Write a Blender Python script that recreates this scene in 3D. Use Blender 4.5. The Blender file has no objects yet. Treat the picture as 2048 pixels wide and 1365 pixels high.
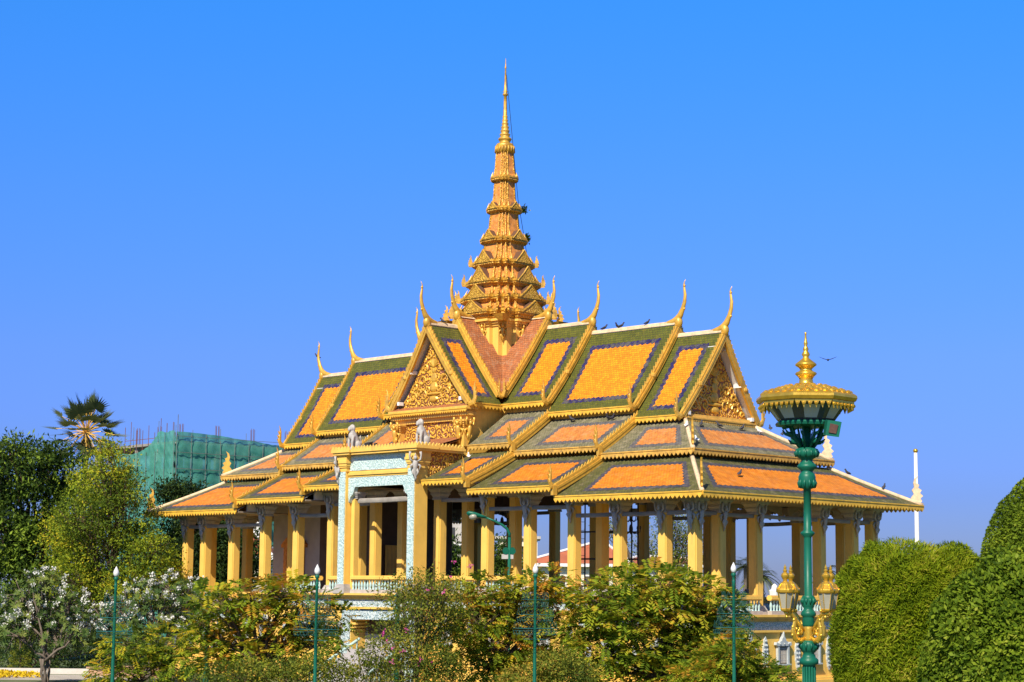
import bpy, math, random
import numpy as np
from mathutils import Vector, Matrix
random.seed(7)
rng = np.random.default_rng(11)
R = math.radians
SC = bpy.context.scene
COL = SC.collection

# ------------------------------------------------------------------ camera
CAM_POS = Vector((88.222, -86.666, 3.586))
FW = Vector((-0.704003, 0.698259, 0.129671))
RT = Vector((0.705061, 0.709082, 0.009584))
UP = Vector((0.085254, -0.098173, 0.991511))
FPX = 3843.9
cd = bpy.data.cameras.new('Camera')
cd.sensor_width = 36.0
cd.lens = FPX / 2048 * 36
cd.clip_start = 0.5
cd.clip_end = 6000
cam = bpy.data.objects.new('Camera', cd)
COL.objects.link(cam)
cam.matrix_world = Matrix(((RT.x, UP.x, -FW.x, CAM_POS.x), (RT.y, UP.y, -FW.y, CAM_POS.y),
                           (RT.z, UP.z, -FW.z, CAM_POS.z), (0, 0, 0, 1)))
SC.camera = cam

# ------------------------------------------------------------------ light
SUN_AZ = R(24)       # from -Y towards +X
SUN_EL = R(42)
SUND = Vector((math.cos(SUN_EL) * math.sin(SUN_AZ), -math.cos(SUN_EL) * math.cos(SUN_AZ), math.sin(SUN_EL)))
sl = bpy.data.lights.new('Sun', 'SUN')
sl.energy = 5.0
sl.angle = R(0.5)
sl.color = (1.0, 0.91, 0.76)
so = bpy.data.objects.new('Sun', sl)
COL.objects.link(so)
so.location = SUND * 300
so.rotation_euler = (-SUND).to_track_quat('-Z', 'Y').to_euler()

W = bpy.data.worlds.new('World')
SC.world = W
W.use_nodes = True
wn = W.node_tree
wn.nodes.clear()
def wnode(t, **k):
    n = wn.nodes.new(t)
    for a, b in k.items():
        setattr(n, a, b)
    return n
w_out = wnode('ShaderNodeOutputWorld')
w_bg = wnode('ShaderNodeBackground')
w_sky = wnode('ShaderNodeTexSky')
w_sky.sky_type = 'NISHITA'
w_sky.sun_disc = False
w_sky.sun_elevation = SUN_EL
w_sky.sun_rotation = math.pi - SUN_AZ
w_sky.air_density = 1.0
w_sky.dust_density = 0.3
w_sky.ozone_density = 3.0
w_hs = wnode('ShaderNodeHueSaturation')
w_tint = wnode('ShaderNodeMix', data_type='RGBA', blend_type='MULTIPLY')
w_tint.inputs['Factor'].default_value = 1.0
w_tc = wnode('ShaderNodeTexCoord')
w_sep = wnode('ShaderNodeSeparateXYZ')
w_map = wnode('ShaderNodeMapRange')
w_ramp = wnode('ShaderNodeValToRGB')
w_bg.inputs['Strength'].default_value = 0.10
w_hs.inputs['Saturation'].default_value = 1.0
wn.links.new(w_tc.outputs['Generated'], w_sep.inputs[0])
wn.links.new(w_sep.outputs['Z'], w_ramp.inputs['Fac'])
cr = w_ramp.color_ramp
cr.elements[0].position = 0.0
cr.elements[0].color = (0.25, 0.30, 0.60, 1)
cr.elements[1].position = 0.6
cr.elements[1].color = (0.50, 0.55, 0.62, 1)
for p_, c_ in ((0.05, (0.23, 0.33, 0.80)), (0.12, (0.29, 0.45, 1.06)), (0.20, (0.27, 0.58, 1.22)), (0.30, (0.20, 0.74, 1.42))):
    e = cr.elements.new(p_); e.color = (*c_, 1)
wn.links.new(w_sky.outputs[0], w_hs.inputs['Color'])
wn.links.new(w_hs.outputs[0], w_tint.inputs[6])
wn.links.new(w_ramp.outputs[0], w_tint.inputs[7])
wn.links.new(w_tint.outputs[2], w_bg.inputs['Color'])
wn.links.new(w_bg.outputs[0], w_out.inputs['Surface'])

SC.view_settings.view_transform = 'Standard'
SC.view_settings.look = 'None'
SC.view_settings.exposure = 0.5
SC.view_settings.gamma = 1.0
SC.cycles.max_bounces = 6
SC.cycles.transparent_max_bounces = 12
SC.cycles.use_adaptive_sampling = True

def at(px, py, D):
    """point seen at photo pixel (px, py) at D metres of depth"""
    return CAM_POS + (FW + RT * ((px - 1024) / FPX) + UP * ((682.5 - py) / FPX)) * D

G = -2.0   # ground level

# ------------------------------------------------------------------ helpers
class MB:
    def __init__(s):
        s.v = []; s.f = []; s.m = []; s.uv = []
    def add(s, vs, fs, m=0, uv=None):
        b = len(s.v)
        s.v += [tuple(p) for p in vs]
        for k, f in enumerate(fs):
            s.f.append([b + i for i in f]); s.m.append(m)
            s.uv.append([uv[i] for i in f] if uv else None)
    def box(s, x0, x1, y0, y1, z0, z1, m=0):
        s.add([(x0,y0,z0),(x1,y0,z0),(x1,y1,z0),(x0,y1,z0),(x0,y0,z1),(x1,y0,z1),(x1,y1,z1),(x0,y1,z1)],
              [(0,3,2,1),(4,5,6,7),(0,1,5,4),(1,2,6,5),(2,3,7,6),(3,0,4,7)], m)
    def cbox(s, cx, cy, z0, z1, w, d=None, m=0):
        d = w if d is None else d
        s.box(cx-w/2, cx+w/2, cy-d/2, cy+d/2, z0, z1, m)
    def frus(s, cx, cy, z0, w0, z1, w1, m=0):
        a, b = w0/2, w1/2
        s.add([(cx-a,cy-a,z0),(cx+a,cy-a,z0),(cx+a,cy+a,z0),(cx-a,cy+a,z0),(cx-b,cy-b,z1),(cx+b,cy-b,z1),(cx+b,cy+b,z1),(cx-b,cy+b,z1)],
              [(0,3,2,1),(4,5,6,7),(0,1,5,4),(1,2,6,5),(2,3,7,6),(3,0,4,7)], m)
    def loft(s, rings, m=0, cap=True):
        n = len(rings[0]); vs = [p for r in rings for p in r]; fs = []
        for k in range(len(rings)-1):
            for i in range(n):
                j = (i+1) % n
                fs.append((k*n+i, k*n+j, (k+1)*n+j, (k+1)*n+i))
        if cap:
            fs.append(tuple(range(n-1, -1, -1)))
            fs.append(tuple((len(rings)-1)*n+i for i in range(n)))
        s.add(vs, fs, m)
    def lathe(s, prof, n=16, c=(0,0,0), ph=0.0, m=0):
        s.loft([[(c[0]+r*math.cos(ph+2*math.pi*i/n), c[1]+r*math.sin(ph+2*math.pi*i/n), c[2]+z) for i in range(n)] for z, r in prof], m)
    def tube(s, pts, rad, n=6, m=0, flat=1.0, side=None):
        pts = [Vector(p) for p in pts]
        if not hasattr(rad, '__len__'): rad = [rad]*len(pts)
        rings = []
        u = None
        for k, p in enumerate(pts):
            t = (pts[min(k+1, len(pts)-1)] - pts[max(k-1, 0)])
            t = t.normalized() if t.length > 1e-9 else Vector((0,0,1))
            if side is not None:
                w = Vector(side); w = (w - t*w.dot(t)).normalized(); uu = w.cross(t)
                a, b = uu, w
            else:
                if u is None:
                    u = t.orthogonal().normalized()
                u = (u - t*u.dot(t)).normalized()
                a, b = u, t.cross(u)
            rings.append([p + a*(rad[k]*math.cos(2*math.pi*i/n)) + b*(rad[k]*flat*math.sin(2*math.pi*i/n)) for i in range(n)])
        s.loft(rings, m)
    def ball(s, c, r, n=10, k=6, m=0):
        rr = r if hasattr(r, '__len__') else (r, r, r)
        rings = []
        for j in range(k+1):
            a = math.pi*(j/k) - math.pi/2
            q = max(math.cos(a), 0.02)
            rings.append([(c[0]+rr[0]*q*math.cos(2*math.pi*i/n), c[1]+rr[1]*q*math.sin(2*math.pi*i/n), c[2]+rr[2]*math.sin(a)) for i in range(n)])
        s.loft(rings, m)
    def slab(s, poly, o, ax, ay, nrm, th, m=0):
        """2-D polygon extruded: o + ax*x + ay*y, thickness th along nrm (centred)"""
        o, ax, ay, nrm = Vector(o), Vector(ax), Vector(ay), Vector(nrm)
        a = [o + ax*p[0] + ay*p[1] - nrm*(th/2) for p in poly]
        b = [o + ax*p[0] + ay*p[1] + nrm*(th/2) for p in poly]
        n = len(poly)
        s.add(a + b, [tuple(range(n-1, -1, -1)), tuple(range(n, 2*n))] + [(i, (i+1) % n, n+(i+1) % n, n+i) for i in range(n)], m)
    def mesh(s, name, mats, smooth=False, fix=True):
        me = bpy.data.meshes.new(name)
        me.from_pydata(s.v, [], s.f)
        for mt in (mats if isinstance(mats, (list, tuple)) else [mats]):
            me.materials.append(mt)
        me.polygons.foreach_set('material_index', s.m)
        if any(u is not None for u in s.uv):
            ul = me.uv_layers.new(name='UVMap')
            flat = []
            for f, u in zip(s.f, s.uv):
                for i in range(len(f)):
                    flat += list(u[i]) if u else [0.0, 0.0]
            ul.data.foreach_set('uv', flat)
        if smooth:
            me.polygons.foreach_set('use_smooth', [True]*len(s.f))
        if fix:
            import bmesh
            bm = bmesh.new(); bm.from_mesh(me)
            bmesh.ops.recalc_face_normals(bm, faces=bm.faces)
            bm.to_mesh(me); bm.free()
        me.update()
        return me
    def build(s, name, mats, parent=None, smooth=False, fix=True, loc=None):
        o = bpy.data.objects.new(name, s.mesh(name, mats, smooth, fix))
        COL.objects.link(o)
        put(o, parent)
        if loc is not None:
            o.location = loc
        return o

def put(o, parent):
    """parent o, whose mesh is in world coordinates when the parent is an Empty off the origin"""
    if parent is not None:
        o.parent = parent
        if 'wloc' in PRIV.get(parent.name, {}):
            o.matrix_parent_inverse = Matrix.Translation(PRIV[parent.name]['wloc']).inverted()
PRIV = {}
def tag(o, label=None, cat=None, group=None, kind=None):
    if label: o['label'] = label
    if cat: o['category'] = cat
    if group: o['group'] = group
    if kind: o['kind'] = kind
    return o
def thing(name, label, cat, loc=(0,0,0), group=None, world=True):
    o = bpy.data.objects.new(name, None)
    COL.objects.link(o)
    o.location = loc
    o.empty_display_size = 0.3
    if world: PRIV[o.name] = {'wloc': Vector(loc)}
    return tag(o, label, cat, group)
def inst(me, name, parent, loc, rz=0.0):
    o = bpy.data.objects.new(name, me)
    COL.objects.link(o)
    o.parent = parent
    if parent is not None and 'wloc' in PRIV.get(parent.name, {}):
        o.matrix_parent_inverse = Matrix.Translation(PRIV[parent.name]['wloc']).inverted()
    o.location = loc
    o.rotation_euler = (0, 0, rz)
    return o
def copy_tree(o, parent=None):
    c = o.copy(); COL.objects.link(c)
    if parent is not None: c.parent = parent
    for ch in list(o.children): copy_tree(ch, c)
    return c

# ------------------------------------------------------------------ materials
def newmat(name):
    m = bpy.data.materials.new(name)
    m.use_nodes = True
    nt = m.node_tree
    b = nt.nodes['Principled BSDF']
    return m, nt, b
def nd(nt, t, **k):
    n = nt.nodes.new(t)
    for a, b in k.items(): setattr(n, a, b)
    return n
def ramp(nt, fac, stops):
    r = nd(nt, 'ShaderNodeValToRGB')
    el = r.color_ramp.elements
    el[0].position, el[0].color = stops[0][0], (*stops[0][1], 1)
    el[1].position, el[1].color = stops[-1][0], (*stops[-1][1], 1)
    for p, c in stops[1:-1]:
        x = el.new(p); x.color = (*c, 1)
    nt.links.new(fac, r.inputs['Fac'])
    return r.outputs[0]
def objco(nt):
    t = nd(nt, 'ShaderNodeTexCoord')
    return t.outputs['Object']
def noise(nt, vec, scale, detail=4, rough=0.55):
    n = nd(nt, 'ShaderNodeTexNoise')
    n.inputs['Scale'].default_value = scale
    n.inputs['Detail'].default_value = detail
    n.inputs['Roughness'].default_value = rough
    if vec is not None: nt.links.new(vec, n.inputs['Vector'])
    return n.outputs['Fac']
def mult(nt, a, b, f=1.0):
    x = nd(nt, 'ShaderNodeMix', data_type='RGBA', blend_type='MULTIPLY')
    x.inputs['Factor'].default_value = f
    nt.links.new(a, x.inputs[6]); nt.links.new(b, x.inputs[7])
    return x.outputs[2]
def mixc(nt, fac, a, b):
    x = nd(nt, 'ShaderNodeMix', data_type='RGBA')
    nt.links.new(fac, x.inputs['Factor'])
    for s, i in ((a, 6), (b, 7)):
        if hasattr(s, '__len__'): x.inputs[i].default_value = (*s, 1)
        else: nt.links.new(s, x.inputs[i])
    return x.outputs[2]
def bump(nt, h, b, strength=0.4, dist=0.03):
    n = nd(nt, 'ShaderNodeBump')
    n.inputs['Strength'].default_value = strength
    n.inputs['Distance'].default_value = dist
    nt.links.new(h, n.inputs['Height'])
    nt.links.new(n.outputs[0], b.inputs['Normal'])
def paint(name, col, rough=0.6, var=0.18, metal=0.0, nscale=1.5, bstr=0.15, dirt=None, spec=0.3):
    m, nt, b = newmat(name)
    co = objco(nt)
    n1 = noise(nt, co, nscale, 6, 0.6)
    lo = tuple(c*(1-var*1.3) for c in col); hi = tuple(min(1, c*(1+var*0.6)) for c in col)
    c = ramp(nt, n1, [(0.3, lo), (0.7, hi)])
    if dirt:
        n2 = noise(nt, co, nscale*2.3, 8, 0.7)
        r = nd(nt, 'ShaderNodeMapRange'); r.inputs[1].default_value = 0.54; r.inputs[2].default_value = 0.72
        nt.links.new(n2, r.inputs[0])
        c = mixc(nt, r.outputs[0], c, dirt)
    nt.links.new(c, b.inputs['Base Color'])
    b.inputs['Roughness'].default_value = rough
    b.inputs['Metallic'].default_value = metal
    b.inputs['Specular IOR Level'].default_value = spec
    n3 = noise(nt, co, nscale*14, 3)
    bump(nt, n3, b, bstr, 0.01)
    return m
def tiles(name, c1, c2, patch=None, patch_amt=(0.5, 0.7), mortar=(0.05, 0.04, 0.03), tw=0.2, th=0.16, rough=0.5, var2=0.25):
    m, nt, b = newmat(name)
    uvn = nd(nt, 'ShaderNodeUVMap'); uvn.uv_map = 'UVMap'
    uv = uvn.outputs[0]
    br = nd(nt, 'ShaderNodeTexBrick')
    br.offset = 0.5
    br.inputs['Color1'].default_value = (*c1, 1)
    br.inputs['Color2'].default_value = (*c2, 1)
    br.inputs['Mortar'].default_value = (*mortar, 1)
    br.inputs['Scale'].default_value = 1.0
    br.inputs['Mortar Size'].default_value = 0.012
    br.inputs['Mortar Smooth'].default_value = 0.3
    br.inputs['Brick Width'].default_value = tw
    br.inputs['Row Height'].default_value = th
    nt.links.new(uv, br.inputs['Vector'])
    c = br.outputs['Color']
    # blotchy firing differences between tiles
    n1 = noise(nt, uv, 1.1, 8, 0.75)
    c = mult(nt, c, ramp(nt, n1, [(0.3, (1-var2*1.6,)*3), (0.72, (1+var2*0.6,)*3)]))
    if patch:
        n2 = noise(nt, uv, 1.9, 10, 0.8)
        r = nd(nt, 'ShaderNodeMapRange')
        r.inputs[1].default_value, r.inputs[2].default_value = patch_amt
        nt.links.new(n2, r.inputs[0])
        c = mixc(nt, r.outputs[0], c, patch)
    nt.links.new(c, b.inputs['Base Color'])
    b.inputs['Roughness'].default_value = rough
    b.inputs['Specular IOR Level'].default_value = 0.3
    # overlapping courses: each row ramps up towards its lower edge
    sp = nd(nt, 'ShaderNodeSeparateXYZ'); nt.links.new(uv, sp.inputs[0])
    dv = nd(nt, 'ShaderNodeMath', operation='DIVIDE'); dv.inputs[1].default_value = th
    nt.links.new(sp.outputs['Y'], dv.inputs[0])
    fr = nd(nt, 'ShaderNodeMath', operation='FRACT'); nt.links.new(dv.outputs[0], fr.inputs[0])
    iv = nd(nt, 'ShaderNodeMath', operation='SUBTRACT'); iv.inputs[0].default_value = 1.0
    nt.links.new(fr.outputs[0], iv.inputs[1])
    mo = nd(nt, 'ShaderNodeMath', operation='MULTIPLY_ADD'); mo.inputs[1].default_value = -0.6
    nt.links.new(br.outputs['Fac'], mo.inputs[0]); nt.links.new(iv.outputs[0], mo.inputs[2])
    bump(nt, mo.outputs[0], b, 0.6, 0.03)
    return m
def relief(name, hi, lo, scale=5.0, metal=0.0, rough=0.4, bstr=1.0, bdist=0.08):
    """carved scrollwork: raised tendrils over a darker ground colour"""
    m, nt, b = newmat(name)
    co = objco(nt)
    nn = nd(nt, 'ShaderNodeTexNoise'); nn.inputs['Scale'].default_value = scale*0.35; nn.inputs['Detail'].default_value = 2
    nt.links.new(co, nn.inputs['Vector'])
    mx = nd(nt, 'ShaderNodeMix', data_type='RGBA'); mx.inputs['Factor'].default_value = 0.25
    nt.links.new(co, mx.inputs[6]); nt.links.new(nn.outputs['Color'], mx.inputs[7])
    vo = nd(nt, 'ShaderNodeTexVoronoi', feature='F1'); vo.inputs['Scale'].default_value = scale
    nt.links.new(mx.outputs[2], vo.inputs['Vector'])
    sn = nd(nt, 'ShaderNodeMath', operation='MULTIPLY'); sn.inputs[1].default_value = 17.0
    nt.links.new(vo.outputs['Distance'], sn.inputs[0])
    si = nd(nt, 'ShaderNodeMath', operation='SINE'); nt.links.new(sn.outputs[0], si.inputs[0])
    ma = nd(nt, 'ShaderNodeMapRange'); ma.inputs[1].default_value = -0.9; ma.inputs[2].default_value = 0.4
    nt.links.new(si.outputs[0], ma.inputs[0])
    n2 = noise(nt, co, scale*2.5, 3)
    sm = nd(nt, 'ShaderNodeMath', operation='MULTIPLY'); nt.links.new(ma.outputs[0], sm.inputs[0]); nt.links.new(n2, sm.inputs[1])
    r2 = nd(nt, 'ShaderNodeMapRange'); r2.inputs[1].default_value = 0.08; r2.inputs[2].default_value = 0.3
    nt.links.new(sm.outputs[0], r2.inputs[0])
    c = mixc(nt, r2.outputs[0], lo, hi)
    nt.links.new(c, b.inputs['Base Color'])
    b.inputs['Roughness'].default_value = rough
    b.inputs['Metallic'].default_value = metal
    bump(nt, sm.outputs[0], b, bstr, bdist)
    return m
def leafmat(name, cols, trans=0.3, gain=1.0, rough=0.55, isl=0.25):
    cols = [tuple(min(0.9, q*gain) for q in k) for k in cols]
    m, nt, b = newmat(name)
    a = nd(nt, 'ShaderNodeAttribute'); a.attribute_name = 'tint'
    g = nd(nt, 'ShaderNodeNewGeometry')
    ad = nd(nt, 'ShaderNodeMath', operation='MULTIPLY_ADD'); ad.inputs[1].default_value = isl
    nt.links.new(g.outputs['Random Per Island'], ad.inputs[0]); nt.links.new(a.outputs['Fac'], ad.inputs[2])
    sb = nd(nt, 'ShaderNodeMath', operation='SUBTRACT'); sb.inputs[1].default_value = isl/2
    nt.links.new(ad.outputs[0], sb.inputs[0])
    c = ramp(nt, sb.outputs[0], [(i/(len(cols)-1), k) for i, k in enumerate(cols)])
    nt.links.new(c, b.inputs['Base Color'])
    b.inputs['Roughness'].default_value = rough
    b.inputs['Specular IOR Level'].default_value = 0.05
    tr = nd(nt, 'ShaderNodeBsdfTranslucent'); nt.links.new(c, tr.inputs['Color'])
    mx = nd(nt, 'ShaderNodeMixShader'); mx.inputs[0].default_value = trans
    nt.links.new(b.outputs[0], mx.inputs[1]); nt.links.new(tr.outputs[0], mx.inputs[2])
    nt.links.new(mx.outputs[0], nt.nodes['Material Output'].inputs['Surface'])
    return m

M = {}
M['yellow'] = paint('yellow_paint', (0.82, 0.505, 0.105), 0.6, 0.10, nscale=0.9)
def streaks(m, col, lo=0.56, hi=0.80, sc=(3.0, 3.0, 0.28)):
    nt = m.node_tree; b = nt.nodes['Principled BSDF']
    old = b.inputs['Base Color'].links[0].from_socket
    mp = nd(nt, 'ShaderNodeMapping'); mp.inputs['Scale'].default_value = sc
    g = nd(nt, 'ShaderNodeNewGeometry')
    nt.links.new(g.outputs['Position'], mp.inputs[0])
    n = noise(nt, mp.outputs[0], 1.0, 8, 0.7)
    r = nd(nt, 'ShaderNodeMapRange'); r.inputs[1].default_value = lo; r.inputs[2].default_value = hi
    nt.links.new(n, r.inputs[0])
    nt.links.new(mixc(nt, r.outputs[0], old, col), b.inputs['Base Color'])
streaks(M['yellow'], (0.42, 0.26, 0.09))
M['ochre'] = paint('ochre_paint', (0.78, 0.46, 0.09), 0.5, 0.15, nscale=2.0)
M['gold'] = paint('gold_paint', (0.72, 0.41, 0.06), 0.38, 0.2, metal=0.25, nscale=3.0, spec=0.5)
streaks(M['ochre'], (0.34, 0.19, 0.05), 0.52, 0.75) if 'ochre' in M else None
M['cream'] = paint('cream_stone', (0.74, 0.55, 0.34), 0.7, 0.25, nscale=3.0, dirt=(0.45, 0.33, 0.22))
M['grey'] = paint('grey_stucco', (0.44, 0.40, 0.36), 0.75, 0.15, nscale=3.0, dirt=(0.3, 0.29, 0.28))
M['stone'] = paint('pale_stone', (0.44, 0.41, 0.37), 0.8, 0.15, nscale=4.0, dirt=(0.38, 0.37, 0.37))
M['plaster'] = paint('white_plaster', (0.44, 0.48, 0.48), 0.7, 0.15, nscale=5.0, dirt=(0.34, 0.35, 0.36))
M['white'] = paint('white_paint', (0.78, 0.76, 0.72), 0.6, 0.08)
M['soffit'] = paint('shaded_soffit', (0.30, 0.24, 0.18), 0.8, 0.15)  # base colour darkened to paint in the shadow under the eaves
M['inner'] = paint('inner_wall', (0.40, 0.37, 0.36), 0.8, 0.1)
M['brown'] = paint('dark_brown', (0.10, 0.06, 0.04), 0.6, 0.2)
M['turq'] = relief('turquoise_relief', (0.52, 0.64, 0.61), (0.36, 0.51, 0.50), 4.0, bstr=0.7, bdist=0.05, rough=0.6)
M['turq_plain'] = paint('turquoise_paint', (0.40, 0.56, 0.53), 0.6, 0.1)
M['frieze'] = relief('frieze_relief', (0.55, 0.61, 0.60), (0.22, 0.33, 0.35), 5.0, bstr=0.9, bdist=0.05, rough=0.6)
streaks(M['gold'], (0.30, 0.16, 0.04), 0.55, 0.8, (2.0, 2.0, 0.8))
M['goldrel'] = relief('gold_relief', (0.85, 0.46, 0.05), (0.30, 0.10, 0.05), 3.2, metal=0.25, rough=0.35, bstr=1.0, bdist=0.15)
M['fringe'] = paint('fringe_paint', (0.78, 0.45, 0.05), 0.5, 0.2, nscale=2.0, dirt=(0.35, 0.2, 0.08))
M['fringe_old'] = paint('weathered_fringe', (0.62, 0.36, 0.07), 0.6, 0.3, nscale=2.5, dirt=(0.12, 0.09, 0.06))
M['g1'] = tiles('green_glazed_tile', (0.135, 0.135, 0.016), (0.085, 0.10, 0.014), patch=(0.22, 0.17, 0.03), patch_amt=(0.55, 0.75))
M['b1'] = tiles('blue_glazed_tile', (0.016, 0.013, 0.15), (0.025, 0.022, 0.08), patch=(0.10, 0.09, 0.08), patch_amt=(0.47, 0.56))
M['o1'] = tiles('orange_glazed_tile', (0.88, 0.335, 0.012), (0.76, 0.22, 0.010), patch=(0.66, 0.14, 0.015), patch_amt=(0.54, 0.74), mortar=(0.35, 0.10, 0.01), var2=0.14)
M['g2'] = tiles('mossy_grey_tile', (0.23, 0.21, 0.11), (0.16, 0.155, 0.08), patch=(0.36, 0.30, 0.20), patch_amt=(0.48, 0.7), rough=0.7)
M['b2'] = tiles('faded_blue_tile', (0.15, 0.14, 0.14), (0.11, 0.105, 0.12), patch=(0.22, 0.19, 0.16), patch_amt=(0.5, 0.7), rough=0.7)
M['o2'] = tiles('faded_orange_tile', (0.76, 0.28, 0.05), (0.62, 0.19, 0.035), patch=(0.52, 0.27, 0.12), patch_amt=(0.48, 0.7), rough=0.7, mortar=(0.3, 0.14, 0.06))
M['g3'] = tiles('olive_grey_tile', (0.13, 0.13, 0.03), (0.09, 0.095, 0.028), patch=(0.25, 0.20, 0.12), patch_amt=(0.5, 0.7), rough=0.65)
M['b3'] = tiles('dusky_blue_tile', (0.08, 0.075, 0.10), (0.05, 0.048, 0.075), patch=(0.18, 0.15, 0.13), patch_amt=(0.5, 0.7), rough=0.7)
M['o3'] = tiles('weathered_orange_tile', (0.85, 0.29, 0.02), (0.74, 0.21, 0.012), patch=(0.60, 0.25, 0.08), patch_amt=(0.52, 0.72), rough=0.6, mortar=(0.3, 0.09, 0.01))
M['pink'] = tiles('pink_clay_tile', (0.52, 0.18, 0.055), (0.38, 0.115, 0.04), patch=(0.40, 0.25, 0.15), patch_amt=(0.5, 0.7), rough=0.7, mortar=(0.14, 0.07, 0.04))
M['spire'] = paint('spire_gold', (0.68, 0.37, 0.045), 0.42, 0.45, metal=0.2, nscale=3.5, bstr=0.5, dirt=(0.13, 0.075, 0.03), spec=0.5)
M['spire_tile'] = paint('spire_orange', (0.72, 0.27, 0.05), 0.6, 0.35, nscale=4.0, dirt=(0.55, 0.38, 0.25))
M['spire_corn'] = relief('spire_cornice', (0.74, 0.40, 0.05), (0.44, 0.20, 0.03), 4.0, metal=0.2, rough=0.42, bdist=0.06)
M['spire_rel'] = relief('spire_relief', (0.78, 0.45, 0.05), (0.42, 0.20, 0.03), 7.0, metal=0.2, rough=0.4, bdist=0.08)
M['blind'] = paint('blind_canvas', (0.30, 0.27, 0.23), 0.8, 0.2)
M['steel'] = paint('scaffold_steel', (0.16, 0.17, 0.16), 0.6, 0.2)
M['iron'] = paint('dark_iron', (0.03, 0.03, 0.03), 0.5, 0.2)
M['glassd'] = paint('dark_glass', (0.06, 0.06, 0.06), 0.15, 0.2, spec=0.6)
# ------------------------------------------------------------------ end of materials

# ================================================================== PAVILION
PAV = thing('pavilion', 'yellow columned palace pavilion with tiered green and orange tile roofs and golden spire', 'pavilion', (0, 0, G))
Z = Vector((0, 0, 1))

def sheet(mb, S, vlen, e, s0, s1, t0, t1, ulen, lift, mat, tooth=0.0, ns=None, nt=None):
    ns = ns or max(2, int(round((s1-s0)*ulen/0.2)))
    nt = nt or max(2, int(round((t1-t0)*vlen/0.2)))
    vs, uv = [], []
    p00, p10, p01 = S(0, 0), S(1, 0), S(0.5, 1)
    nrm = (p10-p00).cross(p01-p00).normalized()
    if nrm.z < 0: nrm = -nrm
    for j in range(nt+1):
        for i in range(ns+1):
            s = s0 + (s1-s0)*i/ns; t = t0 + (t1-t0)*j/nt
            if tooth:
                if j in (0, nt): t += (0.5 if i % 2 else -0.5)*tooth/vlen
                if i in (0, ns): s += (0.5 if j % 2 else -0.5)*tooth/ulen
            p = S(s, t) + nrm*lift
            vs.append(p); uv.append(((p-p00).dot(e), t*vlen))
    fs = [(j*(ns+1)+i, j*(ns+1)+i+1, (j+1)*(ns+1)+i+1, (j+1)*(ns+1)+i) for j in range(nt) for i in range(ns)]
    mb.add(vs, fs, mat, uv)

def slope(mb, E0, E1, T0, T1, sag=0.0, panel=None, blue=0.32, base=0, mats=(0, 1, 2), under=3):
    """one tiled roof face; E eave corners, T top corners; panel = margins (left, right, bottom, top) in metres of the blue frame"""
    E0, E1, T0, T1 = map(Vector, (E0, E1, T0, T1))
    def S(s, t):
        return (E0.lerp(E1, s)).lerp(T0.lerp(T1, s), t) - Z*(sag*4*t*(1-t))
    vlen = ((E0+E1)/2 - (T0+T1)/2).length
    ulen = ((E1-E0).length + (T1-T0).length)/2
    e = (E1-E0).normalized()
    sheet(mb, S, vlen, e, 0, 1, 0, 1, ulen, 0, mats[0], ns=4, nt=8)
    sheet(mb, S, vlen, e, 0, 1, 0, 1, ulen, -0.12, under, ns=1, nt=8)
    if panel:
        l, r, b, t = panel
        sheet(mb, S, vlen, e, l/ulen, 1-r/ulen, b/vlen, 1-t/vlen, ulen, 0.006, mats[1], 0.10)
        l, r, b, t = l+blue, r+blue, b+blue, t+blue
        sheet(mb, S, vlen, e, l/ulen, 1-r/ulen, b/vlen, 1-t/vlen, ulen, 0.012, mats[2], 0.12)
    return S

def fringe(mb, P0, P1, h=0.26, tooth=0.17, pitch=0.30, m=0, th=0.07, cap=True):
    P0, P1 = Vector(P0), Vector(P1)
    d = P1-P0; L = d.length; d.normalize()
    n = Vector((d.y, -d.x, 0)).normalized()
    k = max(2, int(round(L/pitch)))
    poly = [(0, 0)]
    for i in range(k):
        a = L*i/k; b = L/k
        poly += [(a+b*0.02, -h+tooth), (a+b*0.3, -h+tooth*0.35), (a+b*0.5, -h), (a+b*0.7, -h+tooth*0.35)]
    poly += [(L, -h+tooth), (L, 0)]
    mb.slab(poly, P0, d, Z, n, th, m)
    if cap:
        mb.slab([(0, 0.003), (L, 0.003), (L, 0.07), (0, 0.07)], P0, d, Z, n, th+0.07, m)

def barge(mb, S, s, out, top=1.0, bot=0.0, w=0.17, h=0.42, m=0, fin=0.17, pitch=0.30, n=12):
    """board along the slope S(s, t) from top to bottom, with small fins on its back"""
    out = Vector(out)
    pts = [S(s, top+(bot-top)*i/n) for i in range(n+1)]
    rings = []
    L = 0
    for i, p in enumerate(pts):
        t = (pts[min(i+1, n)]-pts[max(i-1, 0)]).normalized()
        up = out.cross(t).normalized()
        if up.z < 0: up = -up
        a = p + up*0.10; b = p - up*(h-0.10)
        rings.append([a-out*w/2, a+out*w/2, b+out*w/2, b-out*w/2])
    mb.loft(rings, m)
    # raised inner moulding
    r2 = []
    for r in rings:
        a, b = r[1], r[2]
        r2.append([a.lerp(b, 0.34)+out*0.03, a.lerp(b, 0.60)+out*0.03, a.lerp(b, 0.60)-out*0.02, a.lerp(b, 0.34)-out*0.02])
    mb.loft(r2, m)
    # fins
    segs = [(pts[i+1]-pts[i]).length for i in range(n)]
    tot = sum(segs); x = pitch*0.8
    while x < tot-0.3:
        y = x; i = 0
        while y > segs[i]: y -= segs[i]; i += 1
        t = (pts[i+1]-pts[i]).normalized(); up = out.cross(t).normalized()
        if up.z < 0: up = -up
        p = pts[i] + t*y + up*0.097
        mb.slab([(0.10, 0), (-0.10, 0), (-0.13, fin*0.9), (-0.06, fin*0.55)], p, t, up, out, w*0.5, m)
        x += pitch
    return pts

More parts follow.
